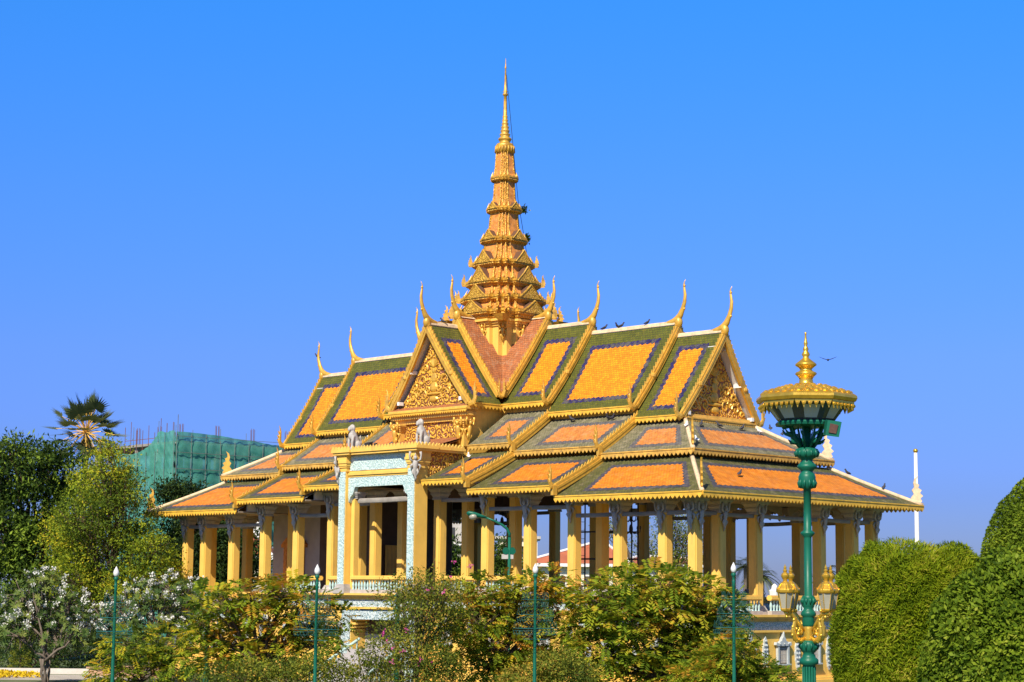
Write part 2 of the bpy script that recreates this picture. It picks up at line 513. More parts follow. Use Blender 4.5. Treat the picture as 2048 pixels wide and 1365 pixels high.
def naga(mb, p, dirh, side, sc=1.0, m=0):
    dirh = Vector(dirh)
    prof = [(-0.12, 0.02, 0.17), (0.10, -0.10, 0.20), (0.32, -0.04, 0.19), (0.45, 0.20, 0.15), (0.42, 0.52, 0.12), (0.38, 0.85, 0.085), (0.42, 1.1, 0.05), (0.50, 1.3, 0.015)]
    mb.tube([Vector(p)+dirh*a*sc+Z*b*sc for a, b, r in prof], [r*sc for a, b, r in prof], 8, m, 0.5, side)
    # crest flames on the horn's back
    for a, b, q in ((0.50, 0.15, 0.2), (0.50, 0.42, 0.18), (0.46, 0.70, 0.15)):
        mb.slab([(0, 0), (0.02, 0.16), (q*0.9, 0.22), (0.06, -0.03)], Vector(p)+dirh*a*sc+Z*b*sc, dirh*sc, Z*sc, Vector(side), 0.07*sc, m)

def chofa(mb, p, out, side, sc=1.0, m=0):
    out = Vector(out)
    prof = [(-1.5, -0.02, 0.10), (-0.9, 0.03, 0.15), (-0.4, 0.12, 0.20), (-0.05, 0.25, 0.25), (0.16, 0.50, 0.20), (0.34, 0.85, 0.15), (0.48, 1.25, 0.13), (0.52, 1.65, 0.11), (0.46, 2.0, 0.085), (0.42, 2.25, 0.06), (0.46, 2.42, 0.035), (0.56, 2.58, 0.012)]
    mb.tube([Vector(p)+out*a*sc+Z*b*sc for a, b, r in prof], [r*sc for a, b, r in prof], 8, m, 0.7, side)
    q = Vector(p)+out*0.02
    mb.ball((q.x, q.y, q.z+0.05), (0.24*sc, 0.24*sc, 0.36*sc), 10, 7, m)
    mb.ball(tuple(Vector(p)+out*0.44*sc+Z*0.82*sc), 0.09*sc, 8, 5, m)
    mb.ball(tuple(Vector(p)+out*0.46*sc+Z*2.2*sc), 0.085*sc, 8, 5, m)

def flame(mb, p, d, sc=1.0, m=0, th=0.10):
    """flat corner flame ornament standing at p, leaning towards d"""
    d = Vector(d).normalized(); n = d.cross(Z)
    poly = [(-0.32, 0), (0.22, 0), (0.36, 0.14), (0.26, 0.30), (0.42, 0.44), (0.24, 0.62), (0.34, 0.78), (0.14, 0.92), (0.20, 1.10), (0.02, 1.20), (0.04, 1.42), (0.14, 1.62), (-0.08, 1.45), (-0.14, 1.2), (-0.10, 0.95), (-0.24, 0.78), (-0.12, 0.55), (-0.28, 0.36)]
    mb.slab([(a*sc, b*sc) for a, b in poly], p, d, Z, n, th*sc, m)

RG = [M['g1'], M['b1'], M['o1'], M['white'], M['fringe'], M['cream']]
RU = [M['g2'], M['b2'], M['o2'], M['white'], M['fringe_old']]
RL = [M['g3'], M['b3'], M['o3'], M['white'], M['fringe']]
GO = M['gold']

DIRS = {'px': (Vector((1,0,0)), Vector((0,1,0))), 'nx': (Vector((-1,0,0)), Vector((0,-1,0))),
        'ny': (Vector((0,-1,0)), Vector((1,0,0))), 'py': (Vector((0,1,0)), Vector((-1,0,0)))}
DR = 0.36

def tier(key, u0, u1, H, Gz, D, panel, drop_out=True, finial=True):
    a, b = DIRS[key]
    P = lambda u, w, z: a*u + b*w + Z*z
    mb = MB()
    Ss = []
    for sd in (-1, 1):
        De = D + 0.12
        zE = Gz + 0.06
        E0, E1, T0, T1 = P(u0, sd*De, zE), P(u1+0.02, sd*De, zE), P(u0, 0, H), P(u1+DR, 0, H)
        flip = sd > 0
        pn = panel
        Ss.append((sd, slope(mb, E0, E1, T0, T1, 0.20, pn)))
    roof = mb.build('gable_roof', RG, PAV)
    # ridge cap
    c = MB()
    c.slab([(-0.13, -0.08), (0.13, -0.08), (0.10, 0.10), (0, 0.16), (-0.10, 0.10)], P((u0+u1+DR)/2-0.1, 0, H), b, Z, a, u1+DR-u0-0.2, 0)
    c.build('ridge_cap', M['cream'], roof)
    for sd, S in Ss:
        f = MB()
        e0, e1 = P(u0, sd*(D+0.16), Gz-0.03), P(u1+0.05, sd*(D+0.16), Gz-0.03)
        fringe(f, e0, e1, 0.30)
        f.build('eave_fringe', M['fringe'], roof)
        g = MB()
        pts = barge(g, S, 1.0, a)
        naga(g, pts[-1]-Z*0.05, b*sd, a)
        # waist curl half way down
        k = pts[len(pts)//2+1]
        g.ball(tuple(k-Z*0.12), 0.2, 8, 5)
        g.build('bargeboard', GO, roof)
    if finial:
        k = MB(); chofa(k, P(u1+DR, 0, H), a, b)
        k.build('roof_finial', GO, roof, smooth=True)
    return roof

def pediment(key, u, H, Gz, hw, fig=True):
    a, b = DIRS[key]
    P = lambda uu, w, z: a*uu + b*w + Z*z
    mb = MB()
    tri = [(-hw, 0), (hw, 0), (hw*0.50, (H-Gz)*0.46), (0, H-Gz), (-hw*0.50, (H-Gz)*0.46)]
    mb.slab(tri, P(u, 0, Gz), b, Z, a, 0.2, 0)
    # sculpted figure and tendrils standing proud of the panel
    c = P(u+0.12, 0, Gz)
    def bl(w, z, r, k=0.5):
        q = c + b*w + Z*z
        rr = (abs(b.x)*r[0]+abs(a.x)*0.12, abs(b.y)*r[0]+abs(a.y)*0.12, r[1])
        mb.ball(tuple(q), rr, 8, 6, 1)
    h = H-Gz
    bl(0, h*0.10, (0.42, 0.20)); bl(0, h*0.17, (0.75, 0.10)); bl(0, h*0.26, (0.34, 0.34)); bl(0, h*0.38, (0.26, 0.36)); bl(0, h*0.475, (0.16, 0.2))
    for i in range(9):
        an = R(20 + 140*i/8)
        q = c + Z*(h*0.53)
        mb.tube([q, q + b*math.cos(an)*0.45 + Z*math.sin(an)*0.5], [0.05, 0.07], 5, 1)
    for sd in (-1, 1):
        for (w0, z0, r0, tw) in ((0.95, 0.10, 0.42, 1), (1.9, 0.09, 0.36, -1), (1.05, 0.30, 0.36, -1), (0.75, 0.48, 0.27, 1), (0.42, 0.64, 0.2, -1), (2.5, 0.05, 0.2, 1), (1.7, 0.24, 0.25, 1), (0.25, 0.78, 0.14, 1), (0.5, 0.2, 0.2, 1), (1.35, 0.17, 0.22, -1)):
            pts = []
            for j in range(14):
                t = j/13*2.2*math.pi
                rr = r0*(1-0.75*j/13)
                pts.append(c + b*(sd*(w0 + tw*rr*math.cos(t))) + Z*(z0*h + r0*0.6 + rr*math.sin(t)))
            mb.tube(pts, [0.075*(1-0.4*j/13) for j in range(14)], 5, 1)
    return mb.build('pediment', [M['goldrel'], GO], PAV)

T4 = (14.5, 18.03, 18.77, 13.65, 3.40)
T3 = (7.5, 14.52, 19.55, 14.37, 3.40)
T2 = (3.62, 7.55, 20.23, 15.10, 3.42)
for key in ('px', 'nx'):
    tier(key, *T4, panel=(0.75, 0.72, 0.55, 0.75))
    tier(key, *T3, panel=(0.85, 0.80, 0.65, 0.95))
    tier(key, *T2, panel=(0.75, 0.72, 0.60, 0.95))
    a, b = DIRS[key]
    mb = MB()   # gable end walls and clerestory band behind the skirts
    for (u, H, Gz, hw) in ((14.42, 19.4, 14.4, 3.35), (7.45, 20.05, 15.1, 3.35)):
        mb.slab([(-hw, 0), (hw, 0), (0, H-Gz)], a*u + Z*Gz, b, Z, a, 0.1, 0)
    mb.build('gable_wall', M['ochre'], PAV)
    pediment(key, 17.50, 18.35, 13.72, 3.05)
for key in ('ny', 'py'):
    tier(key, 3.62, 6.31, 20.23, 15.06, 3.50, panel=(0.55, 0.62, 0.60, 0.95))
    pediment(key, 5.88, 19.75, 15.05, 3.05)
# crossing roof: four short highest gables with pink valleys
for key in ('px', 'nx', 'ny', 'py'):
    a, b = DIRS[key]
    P = lambda u, w, z: a*u + b*w + Z*z
    mb = MB()
    H, L, zc = 20.97, 3.73, 15.75
    Ss = []
    for sd in (-1, 1):
        E, T0, T1 = P(3.62, sd*3.62, zc), P(0, 0, H), P(L+DR, 0, H)
        n = 12
        vs, uv, fs = [], [], []
        edge = []
        for i in range(n+1):
            t = i/n
            sg = -Z*(0.15*4*t*(1-t))
            p0 = T0.lerp(E, t)+sg; p1 = T1.lerp(P(L+0.02, sd*3.62, zc), t)+sg
            vs += [p0, p1]; uv += [(0.0 + t*3.6, (1-t)*6.4), (4.1, (1-t)*6.4)]
        fs = [(2*i, 2*i+1, 2*i+3, 2*i+2) for i in range(n)]
        mb.add(vs, fs, 0, uv)
        Ss.append((sd, (lambda T1=T1, B=P(L+0.02, sd*3.62, zc): (lambda s, t: B.lerp(T1, t) - Z*(0.15*4*t*(1-t))))()))
    roof = mb.build('crossing_roof', [M['pink']], PAV)
    for sd, S in Ss:
        g = MB(); pts = barge(g, S, 1.0, a)
        naga(g, pts[-1]-Z*0.05, b*sd, a, 0.8)
        g.build('bargeboard', GO, roof)
    k = MB(); chofa(k, P(L+DR, 0, H), a, b)
    k.build('roof_finial', GO, roof, smooth=True)
    c = MB()
    c.slab([(-0.13, -0.08), (0.13, -0.08), (0, 0.14)], P((2+L+DR)/2, 0, H), b, Z, a, L+DR-2, 0)
    c.build('ridge_cap', M['cream'], roof)
    mb = MB(); mb.slab([(-3.5, 0), (3.5, 0), (0, 5.0)], P(3.66, 0, 15.7), b, Z, a, 0.08, 0)
    mb.build('gable_wall', M['ochre'], PAV)

# clerestory walls
mb = MB()
mb.box(-17.6, 17.6, -3.05, 3.05, 10.95, 13.75, 0)
mb.box(-14.3, 14.3, -3.08, 3.08, 13.0, 14.45, 0)
mb.box(-7.4, 7.4, -3.11, 3.11, 13.2, 15.12, 0)
mb.box(-3.2, 3.2, -6.0, 6.0, 11.6, 15.08, 0)
mb.build('clerestory_wall', M['ochre'], PAV)

# skirts
def skirt(level, mats):
    pars = {'u': dict(ye=6.42, yt=3.1, xe=21.325, xt=18.0, z=(12.42, 11.88, 11.44), t=(14.62, 13.98, 13.42)),
            'l': dict(ye=10.12, yt=6.15, xe=25.0, xt=21.03, z=(10.13, 9.47, 8.86), t=(11.95, 11.42, 11.02))}[level]
    ye, yt, xe, xt = pars['ye'], pars['yt'], pars['xe'], pars['xt']
    X1, X2 = 7.55, 14.55
    for sx in (1, -1):
        for sy in (-1, 1):
            def seg(xa, xb, xbt, ze, zt, panel, edge, x_in_board=False):
                mb = MB()
                S = slope(mb, (sx*xa, sy*ye, ze), (sx*xb, sy*ye, ze), (sx*xa, sy*yt, zt), (sx*xbt, sy*yt, zt), 0.05, panel, blue=0.36)
                o = mb.build('skirt_roof', mats, PAV)
                f = MB()
                fringe(f, (sx*xa, sy*(ye+0.04), ze-0.05), (sx*(xb+(0.04 if not edge else 0)), sy*(ye+0.04), ze-0.05), 0.31)
                f.build('eave_fringe', mats[4], o)
                if edge:
                    g = MB()
                    pts = barge(g, S, 1.0, (sx, 0, 0), h=0.5)
                    naga(g, pts[-1]-Z*0.02, (0, sy, 0), (1, 0, 0), 0.95)
                    # closing face of the step under the board
                    vs = [S(1, 0)-Z*0.1, S(1, 1)-Z*0.1, S(1, 1)-Z*0.85, S(1, 0)-Z*0.6]
                    vs = [v-Vector((sx*0.06, 0, 0)) for v in vs]
                    g.add(vs, [(0, 1, 2, 3)], 0)
                    # square corner drop of the stepped eave
                    q = S(1, 0)
                    g.box(q.x-0.10, q.x+0.10, q.y-0.26 if sy < 0 else q.y-0.05, q.y+0.05 if sy < 0 else q.y+0.26, q.z-0.55, q.z-0.02, 0)
                    g.build('bargeboard', M['gold'], o)
                return o
            pv = (0.55, 0.65) if level == 'l' else (0.6, 0.75)
            rb = 0.62 if level == 'l' else 0.62
            seg(3.6, X1, X1, pars['z'][0], pars['t'][0], (0.7, 0.75, rb, pv[1]), True)
            seg(X1-0.05, X2, X2, pars['z'][1], pars['t'][1], (1.3, 0.65, rb, pv[1]), True)
            seg(X2-0.05, xe, xt, pars['z'][2], pars['t'][2], (1.35, 0.6, rb, pv[1]), False)
        # hipped end
        mb = MB()
        ze, zt = pars['z'][2], pars['t'][2]
        slope(mb, (sx*xe, -ye, ze), (sx*xe, ye, ze), (sx*xt, -yt, zt), (sx*xt, yt, zt), 0.05, (0.9, 0.9, rb, pv[1]), blue=0.36)
        o = mb.build('skirt_roof', mats, PAV)
        f = MB()
        fringe(f, (sx*(xe+0.04), -ye, ze-0.05), (sx*(xe+0.04), ye, ze-0.05), 0.31)
        f.build('eave_fringe', mats[4], o)
        for sy in (-1, 1):
            g = MB()
            a0, a1 = Vector((sx*xt, sy*yt, zt+0.02)), Vector((sx*xe, sy*ye, ze+0.02))
            pts = [a0.lerp(a1, i/8) - Z*(0.05*4*(i/8)*(1-i/8)) for i in range(9)]
            g.tube(pts, 0.13, 8)
            g.build('hip_ridge', M['cream'], o, smooth=True)
            g = MB()
            flame(g, a1 + Vector((-sx*0.28, -sy*0.28, 0.10)), (sx, sy, 0), 1.0)
            g.build('corner_flame', M['gold'] if sy < 0 else M['cream'], o)
skirt('u', RU)
skirt('l', RL)

# ceilings / soffits
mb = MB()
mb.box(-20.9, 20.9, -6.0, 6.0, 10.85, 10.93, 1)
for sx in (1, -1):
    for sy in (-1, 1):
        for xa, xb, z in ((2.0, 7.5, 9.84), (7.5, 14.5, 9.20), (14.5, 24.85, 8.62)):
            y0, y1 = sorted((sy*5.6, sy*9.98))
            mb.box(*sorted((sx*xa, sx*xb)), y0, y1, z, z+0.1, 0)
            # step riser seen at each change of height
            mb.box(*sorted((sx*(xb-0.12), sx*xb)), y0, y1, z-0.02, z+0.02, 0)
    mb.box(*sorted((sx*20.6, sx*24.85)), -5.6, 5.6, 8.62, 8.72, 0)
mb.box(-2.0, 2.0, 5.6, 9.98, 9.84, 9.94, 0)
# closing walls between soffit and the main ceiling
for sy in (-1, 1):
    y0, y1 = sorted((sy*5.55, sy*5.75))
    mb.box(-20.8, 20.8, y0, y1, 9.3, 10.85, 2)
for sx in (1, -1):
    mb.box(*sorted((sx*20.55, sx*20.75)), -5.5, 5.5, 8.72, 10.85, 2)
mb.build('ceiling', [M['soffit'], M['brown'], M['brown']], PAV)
for sy, y in ((-1, -9.2), (1, 9.2)):
    for sx in (1, -1):
        for x, z, h in ((7.62, 9.95, 0.7), (14.62, 9.3, 0.7)):
            mb = MB(); mb.cbox(sx*x, y*0.93, z-h, z-0.08, 0.12, 1.3, 0)
            mb.build('soffit_step', M['white'], PAV)

# ------------------------------------------------------------------ columns
FLOOR_C, FLOOR_E = 3.43, 2.50
def shaft_mesh(z0, z1, w=0.60):
    mb = MB(); h = w/2
    i = 0.06
    sec = [(-h+i, -h), (h-i, -h), (h-i, -h+i), (h, -h+i), (h, h-i), (h-i, h-i), (h-i, h), (-h+i, h), (-h+i, h-i), (-h, h-i), (-h, -h+i), (-h+i, -h+i)]
    mb.loft([[(x, y, z0) for x, y in sec], [(x, y, z1) for x, y in sec]])
    return mb.mesh('column', M['yellow'])
def plinth_mesh():
    mb = MB()
    mb.cbox(0, 0, 0, 0.18, 1.0); mb.cbox(0, 0, 0.18, 0.24, 0.86); mb.frus(0, 0, 0.24, 0.92, 0.42, 0.74); mb.cbox(0, 0, 0.42, 0.50, 0.72)
    return mb.mesh('plinth', M['grey'])
def capital_mesh():
    mb = MB()
    mb.cbox(0, 0, -0.72, -0.62, 0.70); mb.cbox(0, 0, -0.62, -0.54, 0.66); mb.frus(0, 0, -0.54, 0.66, -0.40, 0.80)
    mb.cbox(0, 0, -0.40, -0.32, 0.86); mb.frus(0, 0, -0.32, 0.80, -0.12, 1.04); mb.cbox(0, 0, -0.12, 0.0, 1.12)
    return mb.mesh('capital', M['grey'])
def figure_mesh(mat, name='bracket_figure', sc=1.0):
    """carved winged bracket: raised arms, torso, tapering tail; its back on the plane y = 0, facing -y"""
    mb = MB()
    mb.tube([(0, -0.03, -1.15), (0.03, -0.08, -0.95), (-0.02, -0.10, -0.72), (0, -0.13, -0.45), (0, -0.15, -0.2), (0, -0.15, -0.06)], [0.03, 0.07, 0.10, 0.13, 0.17, 0.10], 8, 0, 0.8)
    mb.ball((0, -0.22, 0.06), (0.10, 0.11, 0.13), 8, 6)
    mb.tube([(0, -0.22, 0.15), (0, -0.22, 0.3)], [0.07, 0.01], 6)
    for s in (-1, 1):
        mb.tube([(s*0.12, -0.15, -0.12), (s*0.27, -0.17, -0.02), (s*0.30, -0.20, 0.2), (s*0.26, -0.22, 0.38)], [0.06, 0.055, 0.05, 0.07], 6)
        mb.tube([(s*0.10, -0.05, -0.25), (s*0.25, -0.03, -0.35), (s*0.18, -0.03, -0.6)], [0.08, 0.07, 0.02], 6)
        mb.tube([(s*0.06, -0.10, -0.5), (s*0.14, -0.14, -0.66), (s*0.05, -0.10, -0.9)], [0.07, 0.07, 0.03], 6)
    if sc != 1.0: mb.v = [(x*sc, y*sc, z*sc) for x, y, z in mb.v]
    return mb.mesh(name, mat, smooth=True)
PL, CA, FI = plinth_mesh(), capital_mesh(), figure_mesh(M['stone'])
SH = {}
def column(x, y, zf, zc, faces=()):
    key = (round(zf, 2), round(zc, 2))
    if key not in SH: SH[key] = shaft_mesh(0.48, zc-zf-0.70)
    o = inst(SH[key], 'column', PAV, (x, y, zf))
    inst(PL, 'plinth', o, (0, 0, 0))
    inst(CA, 'capital', o, (0, 0, zc-zf))
    for d in faces:
        ox, oy, rz = {'-y': (0, -0.31, 0), '+x': (0.31, 0, math.pi/2), '+y': (0, 0.31, math.pi), '-x': (-0.31, 0, -math.pi/2)}[d]
        inst(FI, 'bracket_figure', o, (ox, oy, zc-zf-0.55), rz)
XS = (2.95, 7.08, 10.58, 14.05, 17.5, 20.72, 22.8)
def czone(x):
    x = abs(x)
    return (9.78, FLOOR_C) if x < 7.3 else (9.15, FLOOR_C) if x < 14.6 else (8.62, FLOOR_E)
for sx in (1, -1):
    fx = '+x' if sx > 0 else '-x'
    for x in XS:
        zc, zf = czone(x)
        for sy in (-1, 1):
            fy = '-y' if sy < 0 else '+y'
            column(sx*x, sy*8.03, zf, zc, (fy, fx) if x > 22 else (fy,) if x > 3 else ())
    for y in (2.9, 6.08):
        for sy in (-1, 1):
            column(sx*22.8, sy*y, FLOOR_E, 8.62, (fx,))
    for x in (2.95, 7.08, 14.05):
        for sy in (-1, 1):
            column(sx*x, sy*5.72, czone(x)[1], 9.9)

# rolled blinds between the outer columns, scalloped valances along the far side
def blind(p0, p1, z, h=0.2):
    mb = MB()
    a, b = Vector((*p0, z)), Vector((*p1, z+random.uniform(-0.05, 0.05)))
    mid = a.lerp(b, 0.5) - Z*0.02
    rings = []
    d = (b-a).normalized(); n = Vector((d.y, -d.x, 0))
    for p in (a, mid, b):
        rings.append([p+n*0.05*math.cos(q)+Z*(h/2)*math.sin(q) for q in [2*math.pi*i/8 for i in range(8)]])
    mb.loft(rings)
    mb.build('rolled_blind', M['blind'], PAV)
fronts = [-x for x in XS[::-1]] + list(XS)
for i in range(len(fronts)-1):
    x0, x1 = fronts[i], fronts[i+1]
    zz = min(czone(x0)[0], czone(x1)[0])-0.75
    if abs(x0) < 3 and abs(x1) < 3: continue
    if i in (3,): continue
    blind((x0+0.3, -8.2), (x1-0.3, -8.2), zz, 0.24)
    blind((x0+0.3, 8.2), (x1-0.3, 8.2), zz, 0.24)
ends = [-8.03, -6.08, -2.9, 2.9, 6.08, 8.03]
for i in range(5):
    blind((22.9, ends[i]+0.3), (22.9, ends[i+1]-0.3), 7.85, 0.22)
blind((-2.4, -9.95), (2.5, -9.95), 9.06, 0.30)
mb = MB()
for i in range(len(fronts)-1):
    x0, x1 = fronts[i]+0.3, fronts[i+1]-0.3
    zz = min(czone(fronts[i])[0], czone(fronts[i+1])[0])
    for yy in (8.03, 5.72):
        n = 13; poly = [(0, 0)]
        L = x1-x0
        for k in range(n+1):
            t = k/n; d = 0.12 + 0.55*abs(2*t-1)**2.2
            poly += [(L*t, -d), (L*min(1, t+0.5/n), -d-0.09)] if k < n else [(L, -d)]
        poly += [(L, 0)]
        mb.slab(poly, (x0, yy, zz+0.06), (1,0,0), Z, (0,1,0), 0.1, 0)
for i in range(5):
    y0, y1 = ends[i]+0.3, ends[i+1]-0.3
    L = y1-y0; n = 13; poly = [(0, 0)]
    for k in range(n+1):
        t = k/n; d = 0.10 + 0.5*abs(2*t-1)**2.2
        poly += [(L*t, -d), (L*min(1, t+0.5/n), -d-0.08)] if k < n else [(L, -d)]
    poly += [(L, 0)]
    for xx in (20.4,):
        mb.slab(poly, (xx, y0, 8.66), (0,1,0), Z, (1,0,0), 0.1, 0)
mb.build('scalloped_valance', M['soffit'], PAV)

# ------------------------------------------------------------------ podium
def podium():
    mb = MB()
    mb.box(-15.2, 15.2, -8.9, 8.9, G, FLOOR_C-0.02, 1)
    for sx in (1, -1):
        mb.box(*sorted((sx*15.2, sx*23.7)), -8.88, 8.88, G, FLOOR_E-0.02, 1)
    mb.box(-3.3, 3.3, -10.3, -8.9, 2.5, FLOOR_C-0.02, 1)
    for sx in (-1, 1):
        mb.box(*sorted((sx*2.5, sx*3.35)), -10.25, -8.9, G, 2.5, 1)
    body = mb.build('podium', [M['grey'], M['yellow']], PAV)
    def band(z0, z1, out, mat, name, only=None):
        b = MB()
        o = out
        fc, fe = FLOOR_C, FLOOR_E
        b.box(-15.2-o, 15.2+o, -8.9-o, -8.9, fc+z0, fc+z1)
        b.box(-15.2-o, 15.2+o, 8.9, 8.9+o, fc+z0, fc+z1)
        b.box(15.2, 15.2+o, -8.9, 8.9, fc+z0, fc+z1)
        b.box(-15.2-o, -15.2, -8.9, 8.9, fc+z0, fc+z1)
        for sx in (1, -1):
            x0, x1 = sorted((sx*(15.2+o), sx*(23.7+o)))
            b.box(x0, x1, -8.88-o, -8.88, fe+z0, fe+z1)
            b.box(x0, x1, 8.88, 8.88+o, fe+z0, fe+z1)
            x0, x1 = sorted((sx*23.7, sx*(23.7+o)))
            b.box(x0, x1, -8.88, 8.88, fe+z0, fe+z1)
        # portico projection
        b.box(-3.3-o, 3.3+o, -10.3-o, -10.3, fc+z0, fc+z1)
        for sx in (1, -1):
            b.box(*sorted((sx*3.3, sx*(3.3+o))), -10.3, -8.9-o-0.003, fc+z0, fc+z1)
        b.build(name, mat, body)
    band(-0.10, 0.02, 0.42, M['yellow'], 'cornice')
    band(-0.22, -0.10, 0.30, M['ochre'], 'cornice')
    band(-0.34, -0.22, 0.18, M['ochre'], 'cornice')
    band(-0.80, -0.34, 0.06, M['frieze'], 'frieze')
    band(-0.92, -0.80, 0.16, M['yellow'], 'moulding')
    # bottom ledge
    b = MB()
    for z0, z1, o in ((-1.02, -0.90, 0.25), (-1.6, -1.02, 0.35), (G, -1.6, 0.5)):
        b.box(23.7, 23.7+o, -8.88-o, 8.88+o, z0, z1); b.box(15.2, 23.7, -8.88-o, -8.88, z0, z1); b.box(-23.7, -3.6, -8.9-o, -8.9, z0, z1); b.box(3.6, 15.2, -8.9-o, -8.9, z0, z1)
    b.build('base_ledge', M['yellow'], body)
    # leaf shaped plaster ornaments and grilled windows
    def ornament(x, y, z, axis):
        b = MB()
        n = 10
        pol = []
        for k in range(n): 
            t = k/n; pol.append((0.20*math.sin(math.pi*t)**0.8 + 0.03*(k % 2), -0.95+1.9*t))
        pol = [(0, -0.95)] + pol[1:] + [(0, 0.95)] + [(-a, c) for a, c in pol[1:][::-1]]
        ax = Vector((0,1,0)) if axis == 'x' else Vector((1,0,0))
        nn = Vector((1,0,0)) if axis == 'x' else Vector((0,-1,0))
        b.slab(pol, (x, y, z), ax, Z, nn, 0.10)
        for k in range(7):
            zz = z-0.7+k*0.233
            w = 0.16*math.sin(math.pi*(0.12+0.76*k/6))
            for s in (-1, 1):
                b.ball(tuple(Vector((x, y, zz)) + ax*s*w*0.7 + nn*0.06), 0.07, 6, 4)
        b.build('plaster_leaf', M['plaster'], body)
    def window(x, y, z, axis):
        k = 0.74
        ax = Vector((0,1,0)) if axis == 'x' else Vector((1,0,0))
        nn = Vector((1,0,0)) if axis == 'x' else Vector((0,-1,0))
        p = Vector((x, y, z)) + nn*0.03
        sc = lambda L: [(a*k, c*k) for a, c in L]
        b = MB()
        b.slab(sc([(-0.5, -0.65), (0.5, -0.65), (0.5, 0.6), (-0.5, 0.6)]), p, ax, Z, nn, 0.04, 1)
        for q_ in range(6):
            q = -0.40+q_*0.16
            b.slab(sc([(q-0.025, -0.65), (q+0.025, -0.65), (q+0.025, 0.6), (q-0.025, 0.6)]), p+nn*0.05, ax, Z, nn, 0.04, 0)
        for q in (-0.45, -0.05, 0.35):
            b.slab(sc([(-0.5, q), (0.5, q), (0.5, q+0.05), (-0.5, q+0.05)]), p+nn*0.04, ax, Z, nn, 0.03, 0)
        b.build('window_grille', [M['stone'], M['glassd']], body)
        b = MB()
        for s_ in (-1, 1):
            b.slab(sc([(s_*0.5, -0.72), (s_*0.68, -0.72), (s_*0.68, 0.62), (s_*0.5, 0.62)]), p+nn*0.06, ax, Z, nn, 0.16)
        b.slab(sc([(-0.78, 0.58), (0.78, 0.58), (0.92, 0.66), (0.86, 0.86), (0.74, 0.80), (0.62, 0.78), (0.42, 0.90), (0.26, 0.96), (0.20, 1.12), (0.08, 1.24), (0.0, 1.62), (-0.08, 1.24), (-0.20, 1.12), (-0.26, 0.96), (-0.42, 0.90), (-0.62, 0.78), (-0.74, 0.80), (-0.86, 0.86), (-0.92, 0.66)]), p+nn*0.07, ax, Z, nn, 0.2)
        for q in (-0.5, 0, 0.5):
            b.ball(tuple(p + ax*q*k + Z*0.74*k + nn*0.17), 0.06, 6, 4)
        b.slab(sc([(-0.78, -0.82), (0.78, -0.82), (0.78, -0.72), (-0.78, -0.72)]), p+nn*0.08, ax, Z, nn, 0.24)
        b.build('window_frame', M['plaster'], body)
    for i in range(11):
        y = -7.63+i*1.43
        (ornament if i % 2 == 1 else window)(23.74, y, 0.42, 'x')
    for i in range(5):
        x = 16.0+i*1.7
        (ornament if i % 2 == 0 else window)(x, -8.92, 0.35, 'y')
        (ornament if i % 2 == 0 else window)(-x, -8.92, 0.35, 'y')
    for i in range(6):
        x = 4.6+i*2.0
        (window if i % 2 == 0 else ornament)(x, -8.94, 1.1, 'y')
        (window if i % 2 == 0 else ornament)(-x, -8.94, 1.1, 'y')
    return body
POD = podium()
# floors
mb = MB()
mb.box(-15.0, 15.0, -8.7, 8.7, FLOOR_C-0.02, FLOOR_C); 
mb.build('floor_slab', M['grey'], PAV)

# balustrades
def bal_mesh():
    mb = MB()
    mb.lathe([(0, 0.075), (0.05, 0.075), (0.09, 0.045), (0.2, 0.07), (0.3, 0.085), (0.4, 0.06), (0.5, 0.04), (0.55, 0.07), (0.6, 0.07)], 8)
    return mb.mesh('baluster', M['turq_plain'], smooth=True)
BA = bal_mesh()
NB = [0]
def balustrade(p0, p1, z, rail=True, th=0.22):
    a, b = Vector((*p0, z)), Vector((*p1, z)); L = (b-a).length; d = (b-a).normalized()
    n = Vector((d.y, -d.x, 0))
    mb = MB()
    mb.slab([(0, 0), (L, 0), (L, 0.22), (0, 0.22)], a, d, Z, n, 0.34, 1)
    mb.slab([(0, 0.84), (L, 0.84), (L, 1.0), (0, 1.0)], a, d, Z, n, 0.36, 0)
    mb.slab([(0, 1.0), (L, 1.0), (L, 1.06), (0, 1.06)], a, d, Z, n, 0.24, 0)
    mb.slab([(0, 0.78), (L, 0.78), (L, 0.84), (0, 0.84)], a, d, Z, n, 0.24, 0)
    o = mb.build('balustrade', [M['yellow'], M['grey']], PAV)
    k = int(L/0.26)
    for i in range(k):
        q = a + d*(L*(i+0.5)/k) + Z*0.20
        inst(BA, 'baluster', o, q + Vector((0,0,0)) - Vector((0,0,0)))
balustrade((-2.6, -10.15), (2.5, -10.15), FLOOR_C+0.02)
for sx in (1, -1):
    balustrade((sx*3.7, -8.6), (sx*6.7, -8.6), FLOOR_C+0.02)
    balustrade((sx*7.5, -8.6), (sx*10.2, -8.6), FLOOR_C+0.02)
for i in range(5):
    balustrade((23.4, ends[i]+0.4), (23.4, ends[i+1]-0.4), FLOOR_E+0.0)

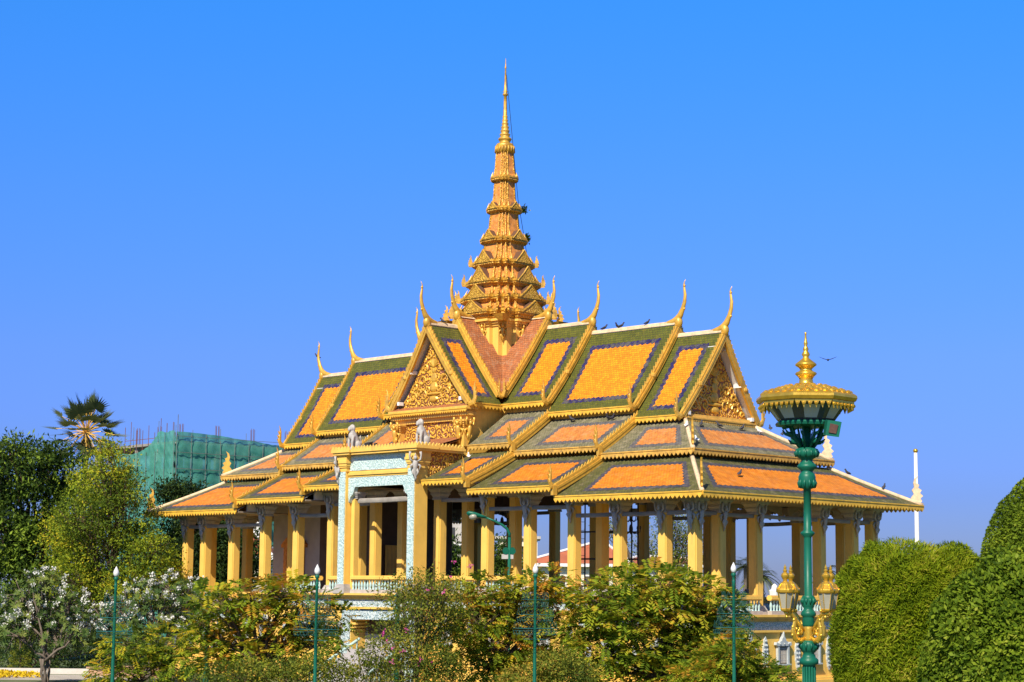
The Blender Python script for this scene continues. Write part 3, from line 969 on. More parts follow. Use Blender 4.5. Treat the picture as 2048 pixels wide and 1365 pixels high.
# ------------------------------------------------------------------ portico
mb = MB()
for sx in (-1, 1):
    for (z0, z1, w) in ((FLOOR_C+0.55, 10.85, 0.64),):
        mb.cbox(sx*3.17, -10.08, z0, z1, w, 1.0, 0)
    for z0, z1, w in ((10.85, 10.97, 0.76), (10.97, 11.10, 0.68), (11.10, 11.2, 0.80), (11.2, 11.36, 0.88), (11.36, 11.5, 0.98), (11.5, 11.78, 0.9), (11.78, 11.86, 1.0)):
        mb.cbox(sx*3.17, -10.08, z0, z1, w, w+0.32, 0)
mb.box(-2.84, 2.84, -10.36, -9.6, 10.5, 10.86, 0)
mb.box(-2.84, 2.84, -10.44, -10.36, 10.62, 10.78, 0)
mb.box(-2.84, 2.84, -10.28, -9.6, 10.86, 11.86, 0)
for sx in (-1, 1):   # slender inner posts and side walls
    mb.box(*sorted((sx*2.8, sx*2.5)), -10.15, -9.75, FLOOR_C+0.1, 9.2, 0)
    mb.box(*sorted((sx*3.42, sx*3.0)), -9.45, -6.4, 10.2, 12.0, 0)
port = mb.build('portico', [M['yellow']], PAV)
mb = MB()
mb.box(-2.78, 2.78, -10.34, -10.28, 10.90, 11.82, 0)
mb.build('carved_panel', M['turq'], port)
for sx in (-1, 1):
    mb = MB(); mb.box(*sorted((sx*2.89, sx*3.46)), -10.63, -10.582, FLOOR_C+0.56, 10.84, 0)
    mb.build('carved_panel', M['turq'], port)
mb = MB()
L = [(-2.84, -0.62), (-2.76, -0.98), (-2.62, -0.62), (-2.4, -0.45), (-2.2, -0.02), (2.2, -0.02), (2.4, -0.45), (2.62, -0.62), (2.76, -0.98), (2.84, -0.62), (2.84, 0.55), (-2.84, 0.55)]
mb.slab([(x, z) for x, z in L], (0, -10.25, 9.92), (1,0,0), Z, (0,1,0), 0.3)
mb.build('carved_lintel', M['turq'], port)
for sx in (-1, 1):
    mb = MB()
    mb.cbox(sx*3.17, -10.08, FLOOR_C+0.0, FLOOR_C+0.3, 1.04, 1.36); mb.cbox(sx*3.17, -10.08, FLOOR_C+0.3, FLOOR_C+0.40, 0.92, 1.24); mb.cbox(sx*3.17, -10.08, FLOOR_C+0.40, FLOOR_C+0.56, 0.78, 1.12)
    mb.build('stone_base', M['grey'], port)
    mb = MB()
    for z0, z1, w in ((9.2, 9.3, 0.5), (9.3, 9.4, 0.6), (9.4, 9.5, 0.72), (9.5, 9.6, 0.84)):
        mb.cbox(sx*2.55, -9.85, z0, z1, w)
    mb.build('capital', M['grey'], port)
# cornice slab with lotus petal crest
mb = MB()
mb.box(-3.75, 3.75, -10.72, -6.9, 11.86, 12.0, 0)
for sx in (-1, 1):
    mb.box(*sorted((sx*2.3, sx*3.85)), -10.84, -9.2, 11.862, 12.002, 0)
mb.box(-3.85, 3.85, -10.80, -6.8, 12.0, 12.14, 0)
for sx in (-1, 1):
    mb.box(*sorted((sx*2.2, sx*3.95)), -10.92, -9.1, 12.003, 12.143, 0)
def crest(p0, p1, z, m=0):
    a, b = Vector((*p0, z)), Vector((*p1, z)); L = (b-a).length; d = (b-a).normalized(); n = Vector((d.y, -d.x, 0))
    k = max(2, int(L/0.27)); poly = [(0, 0)]
    for i in range(k):
        s = L/k; x = i*s
        poly += [(x+0.08*s, 0.05), (x+0.2*s, 0.14), (x+0.5*s, 0.24), (x+0.8*s, 0.14), (x+0.92*s, 0.05)]
    poly += [(L, 0)]
    mb.slab(poly, a, d, Z, n, 0.07, m)
crest((-2.2, -10.76), (2.2, -10.76), 12.14)
for sx in (-1, 1):
    crest((sx*2.2, -10.88), (sx*3.95, -10.88), 12.14)
    crest((sx*3.91, -10.84), (sx*3.91, -9.1), 12.14)
    crest((sx*3.81, -9.1), (sx*3.81, -6.9), 12.14)
mb.build('cornice', M['yellow'], port)
mb = MB()   # clay tiled lean-to from cornice up to the gable
slope(mb, (-3.4, -9.3, 12.16), (3.4, -9.3, 12.16), (-3.0, -6.1, 13.0), (3.0, -6.1, 13.0), 0.0, None, mats=(0, 0, 0), under=0)
mb.box(-3.4, 3.4, -10.4, -9.3, 12.13, 12.17, 0)
mb.build('lean_to_roof', M['pink'], port)
for sx in (-1, 1):
    mb = MB(); mb.box(*sorted((sx*3.43, sx*3.52)), -9.35, -6.5, 10.4, 11.84, 0)
    mb.build('gilded_side_panel', M['goldrel'], port)
for sx in (-1, 1):
    o = inst(figure_mesh(M['stone'], sc=1.15), 'bracket_figure', port, (sx*3.50, -10.58, 11.35), sx*math.pi/4)
# gable porch under the front pediment: corner posts, entablature, gilded panel
for sy in (-1, 1):
    mb = MB()
    for sx in (-1, 1):
        mb.cbox(sx*2.92, sy*6.12, 12.4, 13.75, 0.62, 0.62, 0)
        for z0, z1, w in ((13.55, 13.65, 0.72), (13.65, 13.78, 0.8), (13.78, 13.9, 0.92), (13.9, 14.02, 1.04)):
            mb.cbox(sx*2.92, sy*6.12, z0, z1, w, w, 0)
    y = sy*6.2
    mb.box(-3.35, 3.35, *sorted((y, sy*5.6)), 14.02, 14.3, 0)
    mb.box(-3.5, 3.5, *sorted((sy*6.42, sy*5.6)), 14.3, 14.52, 0)
    mb.box(-3.62, 3.62, *sorted((sy*6.58, sy*5.6)), 14.66, 14.86, 0)
    mb.box(-3.4, 3.4, *sorted((sy*6.45, sy*5.6)), 14.52, 14.66, 0)
    ent = mb.build('entablature', M['ochre'], PAV)
    mb = MB()
    fringe(mb, (-3.62, sy*6.6, 14.66), (3.62, sy*6.6, 14.66), 0.2, 0.12, 0.2)
    mb.build('eave_fringe', M['fringe'], ent)
    mb = MB()
    slope(mb, (-3.6, sy*6.56, 14.865), (3.6, sy*6.56, 14.865), (-3.3, sy*6.1, 15.08), (3.3, sy*6.1, 15.08), 0, None, mats=(0, 0, 0), under=0)
    mb.build('tile_sill', M['pink'], ent)
    mb = MB(); mb.box(-2.6, 2.6, *sorted((sy*6.05, sy*6.0)), 12.6, 14.02, 0)
    mb.build('gilded_panel', M['goldrel'], PAV)
    for sx in (-1, 1):
        o = inst(figure_mesh(M['gold'], sc=1.1), 'bracket_figure', ent, (sx*2.92, sy*6.45, 13.75), 0 if sy < 0 else math.pi)
        o = inst(figure_mesh(M['gold'], sc=1.1), 'bracket_figure', ent, (sx*3.25, sy*6.12, 13.75), sx*math.pi/2)
# sill under the end pediments
for sx in (-1, 1):
    mb = MB()
    mb.box(*sorted((sx*17.5, sx*18.1)), -3.2, 3.2, 13.45, 13.62, 0)
    mb.box(*sorted((sx*17.5, sx*18.0)), -3.1, 3.1, 13.62, 13.78, 0)
    ent = mb.build('entablature', M['ochre'], PAV)
    mb = MB(); fringe(mb, (sx*18.12, -3.2, 13.48), (sx*18.12, 3.2, 13.48), 0.2, 0.12, 0.2)
    mb.build('eave_fringe', M['fringe_old'], ent)
    for sy in (-1, 1):   # white purlin ends under the overhanging bargeboards
        for t in (0.02, 0.42, 0.85):
            mb = MB()
            mb.cbox(sx*17.98, sy*(2.95-2.9*t), 13.60+4.75*t, 13.60+4.75*t+0.22, 0.34+0.5*t, 0.2, 0)
            mb.build('purlin_end', M['white'], ent)
for sy in (-1, 1):
    for sx in (-1, 1):
        for t in (0.05, 0.45):
            mb = MB()
            mb.cbox(sx*(2.98-2.9*t), sy*6.26, 15.0+4.75*t, 15.0+4.75*t+0.22, 0.2, 0.34+0.5*t, 0)
            mb.build('purlin_end', M['white'], PAV)

# ------------------------------------------------------------------ enclosed room
mb = MB()
mb.box(-19.2, -8.2, -3.4, 3.4, FLOOR_C, 10.84, 0)
mb.box(-8.2, -8.12, -3.3, 3.3, FLOOR_C, 10.8, 1)  # dark brown sheets paint in the deep shade on the room's stage side
mb.box(-14.0, -8.3, -3.47, -3.4, FLOOR_C, 10.6, 1)
room = mb.build('room_wall', [M['inner'], M['brown']], PAV)
mb = MB()
mb.box(-17.4, -16.0, -3.46, -3.41, FLOOR_C, 6.4, 0)
d = mb.build('doorway', M['brown'], PAV)
mb = MB()
for a0, a1 in ((-17.75, -17.4), (-16.0, -15.65)):
    mb.box(a0, a1, -3.62, -3.41, FLOOR_C, 6.5, 0)
mb.slab([(-1.3, 0), (1.3, 0), (1.35, 0.2), (0.95, 0.55), (0.5, 0.85), (0.2, 1.35), (0, 1.9), (-0.2, 1.35), (-0.5, 0.85), (-0.95, 0.55), (-1.35, 0.2)], (-16.7, -3.52, 6.5), (1,0,0), Z, (0,1,0), 0.22)
mb.build('door_frame', M['spire_tile'], d)
mb = MB(); mb.cbox(-8.0, -2.2, FLOOR_C, 6.6, 0.1, 1.1); mb.build('panel', M['ochre'], room)

# ground storey porch below the portico: recessed wall, lintel, stair rails
mb = MB()
mb.box(-2.5, 2.5, -9.1, -9.0, G, 2.5, 1)
mb.box(-2.2, 2.2, -9.16, -9.1, 1.0, 2.0, 2)
por = mb.build('porch_wall', [M['white'], M['inner'], M['brown']], PAV)
mb = MB()
for sx in (-1, 1):
    mb.box(*sorted((sx*2.55, sx*3.3)), -10.34, -10.25, G, 2.45, 0)
mb.box(-2.5, 2.5, -10.33, -10.24, 1.88, 2.45, 0)
mb.build('carved_frame', M['frieze'], por)
mb = MB()
for sx in (-1, 1):
    for k in range(4):
        mb.box(*sorted((sx*2.5, sx*(2.5-0.5+0.12*k))), -10.2, -9.2, 1.75-0.2*k, 1.88-0.2*k, 0)
mb.box(-2.5, 2.5, -10.2, -9.2, 1.88, 1.97, 0)
mb.build('stepped_corbel', M['yellow'], por)
for sx in (-1, 1):
    mb = MB()
    mb.tube([(sx*2.2, -9.8, 0.7), (sx*2.6, -13.5, -1.4)], 0.09, 8)
    for k in range(10):
        t = (k+0.5)/10
        mb.tube([(sx*(2.2+0.4*t), -9.8-3.7*t, 0.68-2.1*t), (sx*(2.2+0.4*t), -9.8-3.7*t, max(G, 0.68-2.1*t-0.9))], 0.05, 6)
    mb.build('stair_rail', M['turq_plain'], por)
mb = MB()
for k in range(8):
    mb.box(-2.2, 2.2, -10.4-0.4*k-0.4, -10.4-0.4*k, G, G+2.1-0.26*k)
mb.build('stair', M['inner'], por)

# ------------------------------------------------------------------ spire
mb = MB()
def rpoly(s, k=1.0):
    oct_ = [(1, .48), (.87, .48), (.87, .70), (.70, .70), (.70, .87), (.48, .87), (.48, 1)]
    pts = []
    for q in range(4):
        c, sn = [(1,0),(0,1),(-1,0),(0,-1)][q]
        for x, y in oct_:
            pts.append((s*(x*c - y*sn), s*(x*sn + y*c)))
    return pts
def ring(s, z): return [(x, y, z) for x, y in rpoly(s)]
base = MB()
base.loft([ring(2.28, 14.5), ring(2.28, 20.4)], 0)
for z0, z1, s in ((20.4, 20.55, 2.38), (20.55, 20.7, 2.5), (20.7, 20.85, 2.65)):
    base.loft([ring(s, z0), ring(s, z1)], 0)
SP = base.build('spire', [M['yellow']], PAV)
o = FIG = figure_mesh(M['gold'], sc=0.85)
for q in range(4):
    for (x, y, rz) in ((0.6, -2.30, 0), (2.30, -0.6, math.pi/2), (1.74, -1.74, math.pi/4)):
        c_, s_ = [(1,0),(0,1),(-1,0),(0,-1)][q]
        inst(FIG, 'bracket_figure', SP, (x*c_-y*s_, x*s_+y*c_, 20.35), rz+q*math.pi/2)
LV = [(20.85, 21.22, 21.75, 2.85, 2.18, 22.02), (22.02, 22.22, 22.68, 2.50, 1.88, 23.10), (23.10, 23.32, 23.78, 2.20, 1.55, 24.42),
      (24.42, 24.62, 25.10, 1.84, 1.12, 26.05), (26.05, 26.22, 26.65, 1.40, 0.80, 28.10), (28.10, 28.28, 28.70, 1.05, 0.58, 30.25), (30.25, 30.38, 30.68, 0.82, 0.50, 32.2)]
prev = 2.3
for i, (z0, z1, z2, s, b, zn) in enumerate(LV):
    mb = MB()
    mb.loft([ring(prev*0.98, z0-0.06), ring(prev*1.03, z0), ring((s+prev)*0.5, z0+0.06), ring(s*0.93, z0+0.12), ring(s*0.93, z1-0.12), ring(s, z1-0.06), ring(s, z1+0.06), ring(s*0.95, z1+0.10), ring(s*0.90, z1+0.12)], 0)
    # sloping tile roof of the storey
    zm = z1 + min(0.34, (zn-z1)*0.4)
    mb.loft([ring(s*0.93, z1+0.08), ring(b*1.22, zm), ring(b*1.08, zm+(zn-zm)*0.35), ring(b*0.98, zn)], 1)
    # ribs on every corner of the redented body
    for x, y in rpoly(1.0):
        mb.tube([(x*s*0.94, y*s*0.94, z1+0.1), (x*b*1.24, y*b*1.24, zm+0.02), (x*b*1.10, y*b*1.10, zm+(zn-zm)*0.35), (x*b, y*b, zn)], 0.035 + 0.006*s, 5, 0)
    o = mb.build('spire_storey', [M['spire_corn'], M['spire_tile']], PAV)
    # gablets on the four faces
    if i < 6:
        hw, hh = s*0.40, min(s*0.44, (zn-z1)*0.85+0.1)
        for q in range(4):
            g = MB()
            a = Vector([(1,0,0),(0,1,0),(-1,0,0),(0,-1,0)][q]); b2 = Vector((-a.y, a.x, 0))
            c = a*(s*1.0) + Z*(z1+0.06)
            g.slab([(-hw, 0), (hw, 0), (hw*0.45, hh*0.5), (0, hh), (-hw*0.45, hh*0.5)], c, b2, Z, a, 0.12, 0)
            # sloping cheeks behind
            for sd in (-1, 1):
                p = [c+b2*sd*hw, c+Z*hh, a*(b*0.8)+Z*(z1+0.06+hh), a*(b*0.8)+b2*sd*hw*0.9+Z*(z1+0.3)]
                g.add(p, [(0, 1, 2, 3)], 1)
                g.tube([c+b2*sd*hw*1.03+a*0.05, c+b2*sd*hw*0.47+Z*hh*0.52+a*0.05, c+Z*hh*1.05+a*0.05], 0.04+0.006*s, 5, 2)
            g.build('gablet', [M['spire_rel'], M['pink'], M['spire']], o)
    # petal crest and corner flames
    f = MB()
    pl = rpoly(s*1.01)
    for k in range(len(pl)):
        p0, p1 = Vector((*pl[k], z1+0.06)), Vector((*pl[(k+1) % len(pl)], z1+0.06))
        L = (p1-p0).length; d = (p1-p0).normalized(); nn = Vector((d.y, -d.x, 0))
        m_ = max(1, int(L/0.2)); hgt = 0.10+0.05*s
        poly = [(0, 0)]
        for t in range(m_):
            w = L/m_; poly += [(t*w+0.1*w, hgt*0.5), (t*w+0.5*w, hgt), (t*w+0.9*w, hgt*0.5)]
        poly += [(L, 0)]
        f.slab(poly, p0, d, Z, nn, 0.05, 0)
    for x, y in ((.87, .48), (.70, .70), (.48, .87)):
        for q in range(4):
            c_, s_ = [(1,0),(0,1),(-1,0),(0,-1)][q]
            X, Y = s*(x*c_-y*s_), s*(x*s_+y*c_)
            k = 0.28+0.10*s
            f.tube([(X*0.98, Y*0.98, z1), (X*1.03, Y*1.03, z1+k*0.6), (X*0.97, Y*0.97, z1+k*1.35)], [0.07, 0.08, 0.01], 5, 0)
    if i < 4:
        for q in range(4):
            sx, sy = [(1,1),(-1,1),(-1,-1),(1,-1)][q]
            for (x, y) in ((.87, .70), (.70, .87)):
                flame(f, (sx*s*x*1.05, sy*s*y*1.05, z1), (sx, sy, 0), 0.36+0.05*s if i else 0.62, 0, 0.14)
    f.build('petal_crest', M['spire'], o)
    prev = b
# corner ornaments of the lowest eave
for sx in (-1, 1):
    for sy in (-1, 1):
        mb = MB()
        c = Vector((sx*2.55, sy*2.55, 20.75))
        mb.frus(c.x, c.y, 20.6, 0.4, 21.0, 0.9)
        flame(mb, (c.x+sx*0.05, c.y+sy*0.05, 20.9), (sx, sy, 0), 0.72, 0, 0.22)
        for t in (0.5, 0.75):
            mb.tube([(sx*1.7, sy*1.7, 20.9), (sx*2.5, sy*2.5, 20.85)], 0.16, 6)
        mb.build('corner_ornament', M['spire'], SP)
mb = MB()
mb.lathe([(32.15, 0.52), (32.22, 0.62), (32.62, 0.58), (32.72, 0.60), (32.82, 0.52), (32.9, 0.32), (33.05, 0.40), (33.12, 0.46), (33.2, 0.42), (33.28, 0.28), (33.4, 0.33), (33.46, 0.36), (33.52, 0.24), (33.66, 0.29), (33.72, 0.31), (33.78, 0.21), (33.92, 0.26), (33.97, 0.27), (34.03, 0.18), (34.16, 0.23), (34.2, 0.23), (34.26, 0.16), (34.4, 0.2), (34.44, 0.2), (34.5, 0.14), (34.64, 0.17), (34.68, 0.17), (34.74, 0.13), (35.6, 0.11), (36.05, 0.10), (36.1, 0.17), (36.2, 0.17), (36.26, 0.10), (36.36, 0.15), (36.42, 0.10), (37.0, 0.075), (37.9, 0.045), (38.0, 0.08), (38.06, 0.04), (38.62, 0.012)], 16)
for k in range(18):
    an = 2*math.pi*k/18
    mb.tube([(0.63*math.cos(an), 0.63*math.sin(an), 32.22), (0.6*math.cos(an), 0.6*math.sin(an), 32.64)], 0.06, 5)
mb.build('finial', M['spire'], SP, smooth=True)
# ================================================================== end of pavilion

# ================================================================== GROUND
gm = MB(); gm.add([(-1500,-600,G),(1500,-600,G),(1500,1800,G),(-1500,1800,G)], [(0,1,2,3)])
m, nt, b = newmat('lawn_earth')
n1 = noise(nt, objco(nt), 0.08, 8, 0.7)
c = ramp(nt, n1, [(0.35, (0.05, 0.09, 0.02)), (0.55, (0.09, 0.12, 0.03)), (0.7, (0.18, 0.15, 0.09))])
nt.links.new(c, b.inputs['Base Color']); b.inputs['Roughness'].default_value = 0.9
tag(gm.build('ground', m, fix=False), kind='structure')
M['paving'] = paint('paving', (0.42, 0.38, 0.33), 0.8, 0.15, nscale=0.8)
M['kerb'] = paint('kerb_stone', (0.62, 0.56, 0.50), 0.8, 0.12)
M['brickpave'] = paint('terracotta_paving', (0.50, 0.30, 0.18), 0.8, 0.15)
def gpt(px, D, z=0.0):
    p = at(px, 1190, D); return (p.x, p.y, G+z)
pv = MB(); pv.add([gpt(-300, 118, .004), gpt(330, 118, .004), gpt(330, 125.6, .004), gpt(-300, 125.6, .004)], [(0,1,2,3)])
tag(pv.build('path', M['paving'], fix=False), kind='structure')

# ================================================================== LEAVES
def unit(a):
    return a/np.maximum(np.linalg.norm(a, axis=-1, keepdims=True), 1e-9)
def leaf_obj(name, P, A, Wv, L, Wd, tint, mat, parent, fold=0.0, quad=True):
    """N leaf blades: base P, direction A, width direction Wv, length L, width Wd"""
    N = len(P)
    L = np.asarray(L).reshape(-1, 1)*np.ones((N, 1)); Wd = np.asarray(Wd).reshape(-1, 1)*np.ones((N, 1))
    nrm = np.cross(A, Wv)
    V = np.empty((N, 4, 3))
    V[:, 0] = P
    V[:, 1] = P + A*L*0.5 + Wv*Wd*0.5 + nrm*Wd*fold
    V[:, 2] = P + A*L
    V[:, 3] = P + A*L*0.5 - Wv*Wd*0.5 + nrm*Wd*fold
    me = bpy.data.meshes.new(name)
    me.vertices.add(4*N); me.vertices.foreach_set('co', V.reshape(-1).astype(np.float32))
    me.loops.add(4*N); me.loops.foreach_set('vertex_index', np.arange(4*N, dtype=np.int32))
    me.polygons.add(N); me.polygons.foreach_set('loop_start', np.arange(0, 4*N, 4, dtype=np.int32))
    me.polygons.foreach_set('loop_total', np.full(N, 4, dtype=np.int32))
    at_ = me.attributes.new('tint', 'FLOAT', 'FACE')
    at_.data.foreach_set('value', np.clip(np.asarray(tint)*np.ones(N), 0, 1).astype(np.float32))
    me.materials.append(mat)
    me.update(calc_edges=True); me.validate()
    o = bpy.data.objects.new(name, me); COL.objects.link(o); put(o, parent)
    return o
def rand_dirs(n):
    return unit(rng.normal(size=(n, 3)))
def perp(A):
    return unit(np.cross(A, rand_dirs(len(A))))
def limb(mb, p0, p1, r0, r1, wob=0.12, n=6, k=6, sag=0.0):
    p0, p1 = Vector(p0), Vector(p1); L = (p1-p0).length
    pts, rs = [], []
    off = Vector((0, 0, 0))
    for i in range(n+1):
        t = i/n
        q = p0.lerp(p1, t) + Z*(sag*L*math.sin(math.pi*t))
        if 0 < i < n: q += Vector([random.uniform(-1, 1)*wob*L/n*1.5 for _ in range(3)])
        pts.append(q); rs.append(r0+(r1-r0)*t)
    mb.tube(pts, rs, k)
    return pts
M['bark'] = paint('bark_brown', (0.10, 0.065, 0.04), 0.9, 0.3, nscale=4, bstr=0.5)
M['bark_grey'] = paint('bark_grey', (0.16, 0.125, 0.095), 0.9, 0.3, nscale=4, bstr=0.5)
LF = {
 'mango': leafmat('mango_leaf', [(0.02, 0.038, 0.010), (0.035, 0.065, 0.012), (0.065, 0.11, 0.015), (0.12, 0.19, 0.02), (0.26, 0.35, 0.04)], 0.35, rough=0.45, gain=1.1),
 'yellow': leafmat('yellowish_leaf', [(0.05, 0.08, 0.012), (0.10, 0.145, 0.014), (0.18, 0.22, 0.016), (0.28, 0.29, 0.02), (0.42, 0.32, 0.02)], 0.42, rough=0.6, gain=1.55),
 'frangi': leafmat('frangipani_leaf', [(0.03, 0.06, 0.018), (0.065, 0.11, 0.028), (0.13, 0.18, 0.04), (0.24, 0.25, 0.06)], 0.32, rough=0.5, gain=1.2),
 'cassia': leafmat('pinnate_leaf', [(0.05, 0.09, 0.012), (0.12, 0.18, 0.016), (0.21, 0.27, 0.02), (0.33, 0.33, 0.022), (0.50, 0.35, 0.025), (0.48, 0.20, 0.03)], 0.45, rough=0.55, gain=1.22),
 'cassia_g': leafmat('green_pinnate_leaf', [(0.05, 0.09, 0.012), (0.11, 0.17, 0.016), (0.19, 0.26, 0.02), (0.29, 0.33, 0.022), (0.42, 0.36, 0.03), (0.48, 0.22, 0.03)], 0.45, rough=0.55, gain=1.22),
 'bush': leafmat('bush_leaf', [(0.05, 0.075, 0.014), (0.12, 0.15, 0.02), (0.23, 0.23, 0.028), (0.34, 0.22, 0.04)], 0.4, rough=0.55, gain=1.35),
 'hedge': leafmat('feathery_leaf', [(0.035, 0.065, 0.006), (0.10, 0.165, 0.008), (0.20, 0.27, 0.010), (0.30, 0.34, 0.016), (0.50, 0.38, 0.07)], 0.42, rough=0.6),
 'round': leafmat('round_leaf', [(0.035, 0.07, 0.008), (0.10, 0.165, 0.012), (0.21, 0.29, 0.02), (0.38, 0.41, 0.05)], 0.42, rough=0.45),
 'dome': leafmat('clipped_leaf', [(0.05, 0.085, 0.008), (0.11, 0.17, 0.012), (0.20, 0.27, 0.018), (0.30, 0.34, 0.03)], 0.4, rough=0.5),
 'dark': leafmat('dark_leaf', [(0.012, 0.022, 0.008), (0.025, 0.045, 0.012), (0.05, 0.085, 0.018), (0.08, 0.12, 0.02)], 0.25, rough=0.5),
 'palm': leafmat('fan_palm_leaf', [(0.05, 0.07, 0.025), (0.09, 0.115, 0.04), (0.15, 0.175, 0.06), (0.24, 0.25, 0.10)], 0.25, rough=0.45),
 'dry': leafmat('dry_leaf', [(0.22, 0.14, 0.03), (0.34, 0.22, 0.05), (0.42, 0.28, 0.08)], 0.2, rough=0.7),
 'petal': leafmat('white_petal', [(0.70, 0.68, 0.60), (0.80, 0.79, 0.74)], 0.25, rough=0.6),
 'magenta': leafmat('magenta_bract', [(0.50, 0.05, 0.22), (0.65, 0.10, 0.35)], 0.3, rough=0.6),
 'gold': leafmat('yellow_flower', [(0.6, 0.40, 0.02), (0.75, 0.55, 0.03)], 0.2, rough=0.6),
}
def clump_pts(clumps, per, shell=0.55, jit=0.10):
    """points through the outer volume of a list of (centre, (rx, ry, rz)) clumps; returns points, outward dirs, clump ids"""
    Ps, Ds, Id = [], [], []
    vol = [r[0]*r[1]*r[2] for c, r in clumps]
    tot = sum(v**(2/3) for v in vol)
    for k, ((c, r), v) in enumerate(zip(clumps, vol)):
        n = max(3, int(per*v**(2/3)/tot))
        d = rand_dirs(n)
        rad = (shell + (1-shell)*rng.random((n, 1)))**0.7 + rng.normal(size=(n, 1))*jit
        Ps.append(np.array(c) + d*rad*np.array(r)); Ds.append(d); Id.append(np.full(n, k))
    return np.concatenate(Ps), np.concatenate(Ds), np.concatenate(Id)

def tree(name, label, cat, foot, clumps, leaf, kind='tuft', n=1500, per=14, lsize=(0.2, 0.07), spread=0.35, trunk=0.25, tint=(0.2, 0.7), bark='bark', group=None, fork=0.35, twigs=0.5, droop=0.2, shell=0.5, thick=1.0):
    foot = Vector(foot)
    T = thing(name, label, cat, foot, group)
    cc = sum((Vector(c) for c, r in clumps), Vector())/len(clumps)
    wood = MB()
    f = foot.lerp(Vector((cc.x, cc.y, cc.z)), fork)
    f.x = foot.x + (cc.x-foot.x)*0.3; f.y = foot.y + (cc.y-foot.y)*0.3
    limb(wood, foot - Z*0.1, f, trunk, trunk*0.75, 0.10, 5, 8)
    for c, r in clumps:
        c = Vector(c)
        pts = limb(wood, f, c, trunk*0.5*thick, trunk*0.14*thick, 0.16, 7, 6, 0.05)
        for q in range(int(6*twigs)+2):
            s = pts[random.randint(3, 6)]
            d = Vector(rand_dirs(1)[0]); d.z = abs(d.z)*0.8+0.1
            e = c + Vector((d.x*r[0], d.y*r[1], d.z*r[2]))*random.uniform(0.65, 0.98)
            p2 = limb(wood, s, e, trunk*0.15*thick, trunk*0.04, 0.2, 5, 5)
            for w in range(2):
                s2 = p2[random.randint(2, 4)]
                limb(wood, s2, s2 + Vector(rand_dirs(1)[0])*min(r)*0.6, trunk*0.06*thick, trunk*0.02, 0.2, 3, 4)
    wood.build('trunk', M[bark], T, smooth=True)
    C, D, I = clump_pts(clumps, n, shell)
    N = len(C)
    # tone differs from branch to branch and tuft to tuft
    coff = rng.normal(size=len(clumps))*0.13
    ct = tint[0] + (tint[1]-tint[0])*rng.random(N)**1.3 + coff[I]
    if kind == 'tuft':
        P = np.repeat(C, per, 0) + rng.normal(size=(N*per, 3))*spread*np.array([1, 1, 0.7])
        A = unit(np.repeat(D, per, 0)*0.6 + rand_dirs(N*per) + np.array([0, 0, -droop]))
        Wv = unit(np.cross(A, np.repeat(D, per, 0)*0.6 + np.array([0, 0, 0.8]) + rand_dirs(N*per)*0.8))
        L = lsize[0]*(0.7+0.6*rng.random(N*per)); Wd = lsize[1]*(0.7+0.6*rng.random(N*per))
        tt = np.repeat(ct, per) + rng.normal(size=N*per)*0.06
        leaf_obj('crown', P, A, Wv, L, Wd, tt, LF[leaf], T, 0.12)
    elif kind == 'pinnate':
        FL, pairs = lsize[2], per
        dirs = unit(D*np.array([1, 1, 0.5]) + rand_dirs(N)*0.75)
        side = unit(np.cross(dirs, np.array([0, 0, 1.0]) + rand_dirs(N)*0.35))
        nrm = np.cross(side, dirs)
        Ps, As, Ws, Ts = [], [], [], []
        fl = FL*(0.65+0.6*rng.random((N, 1)))
        for k in range(pairs):
            t = 0.22 + 0.75*k/(pairs-1)
            base = C + dirs*fl*t - np.array([0, 0, 1])*fl*droop*t*t
            for s in (-1, 1):
                a = unit(dirs*0.45 + side*s*0.9 - np.array([0, 0, 1])*0.25 + rng.normal(size=(N, 3))*0.08)
                Ps.append(base); As.append(a); Ws.append(unit(np.cross(a, nrm + rng.normal(size=(N, 3))*0.15))); Ts.append(ct)
        P = np.concatenate(Ps)
        leaf_obj('crown', P, np.concatenate(As), np.concatenate(Ws), lsize[0]*(0.8+0.4*rng.random(len(P))), lsize[1], np.concatenate(Ts)+rng.normal(size=len(P))*0.03, LF[leaf], T, 0.1)
    return T

def px_clumps(lst, D, rd=None, dd=0.0):
    """clump list from (px, py, rx_px, ry_px[, depth offset]) at depth D"""
    out = []
    for e in lst:
        dz = e[4] if len(e) > 4 else random.uniform(-dd, dd)
        c = at(e[0], e[1], D+dz)
        k = (D+dz)/FPX
        out.append((tuple(c), (e[2]*k, (rd or e[2]*k), e[3]*k)))
    return out
def foot_at(px, D):
    p = at(px, 1190, D); return Vector((p.x, p.y, G))

# ---- big dark mango tree, far left
tree('mango_tree', 'tall dark green leafy tree at far left below the palm', 'tree', foot_at(60, 150),
     px_clumps([(40, 935, 75, 60), (110, 960, 50, 50), (-30, 960, 70, 70), (60, 1010, 80, 60), (150, 1030, 55, 60), (0, 1060, 70, 60), (90, 1100, 80, 60), (30, 1160, 80, 60), (160, 1130, 60, 70), (210, 990, 50, 55), (120, 1200, 80, 50), (-20, 1230, 60, 60), (75, 915, 40, 36), (20, 905, 40, 30), (150, 950, 45, 45), (110, 905, 30, 24), (60, 1060, 45, 35), (130, 1070, 45, 35), (10, 1120, 45, 35), (-10, 1005, 40, 30), (80, 1150, 40, 30)], 150, dd=3.0),
     'mango', n=2300, per=15, lsize=(0.44, 0.15), spread=0.36, trunk=0.45, tint=(0.05, 1.0), shell=0.7, droop=0.5)
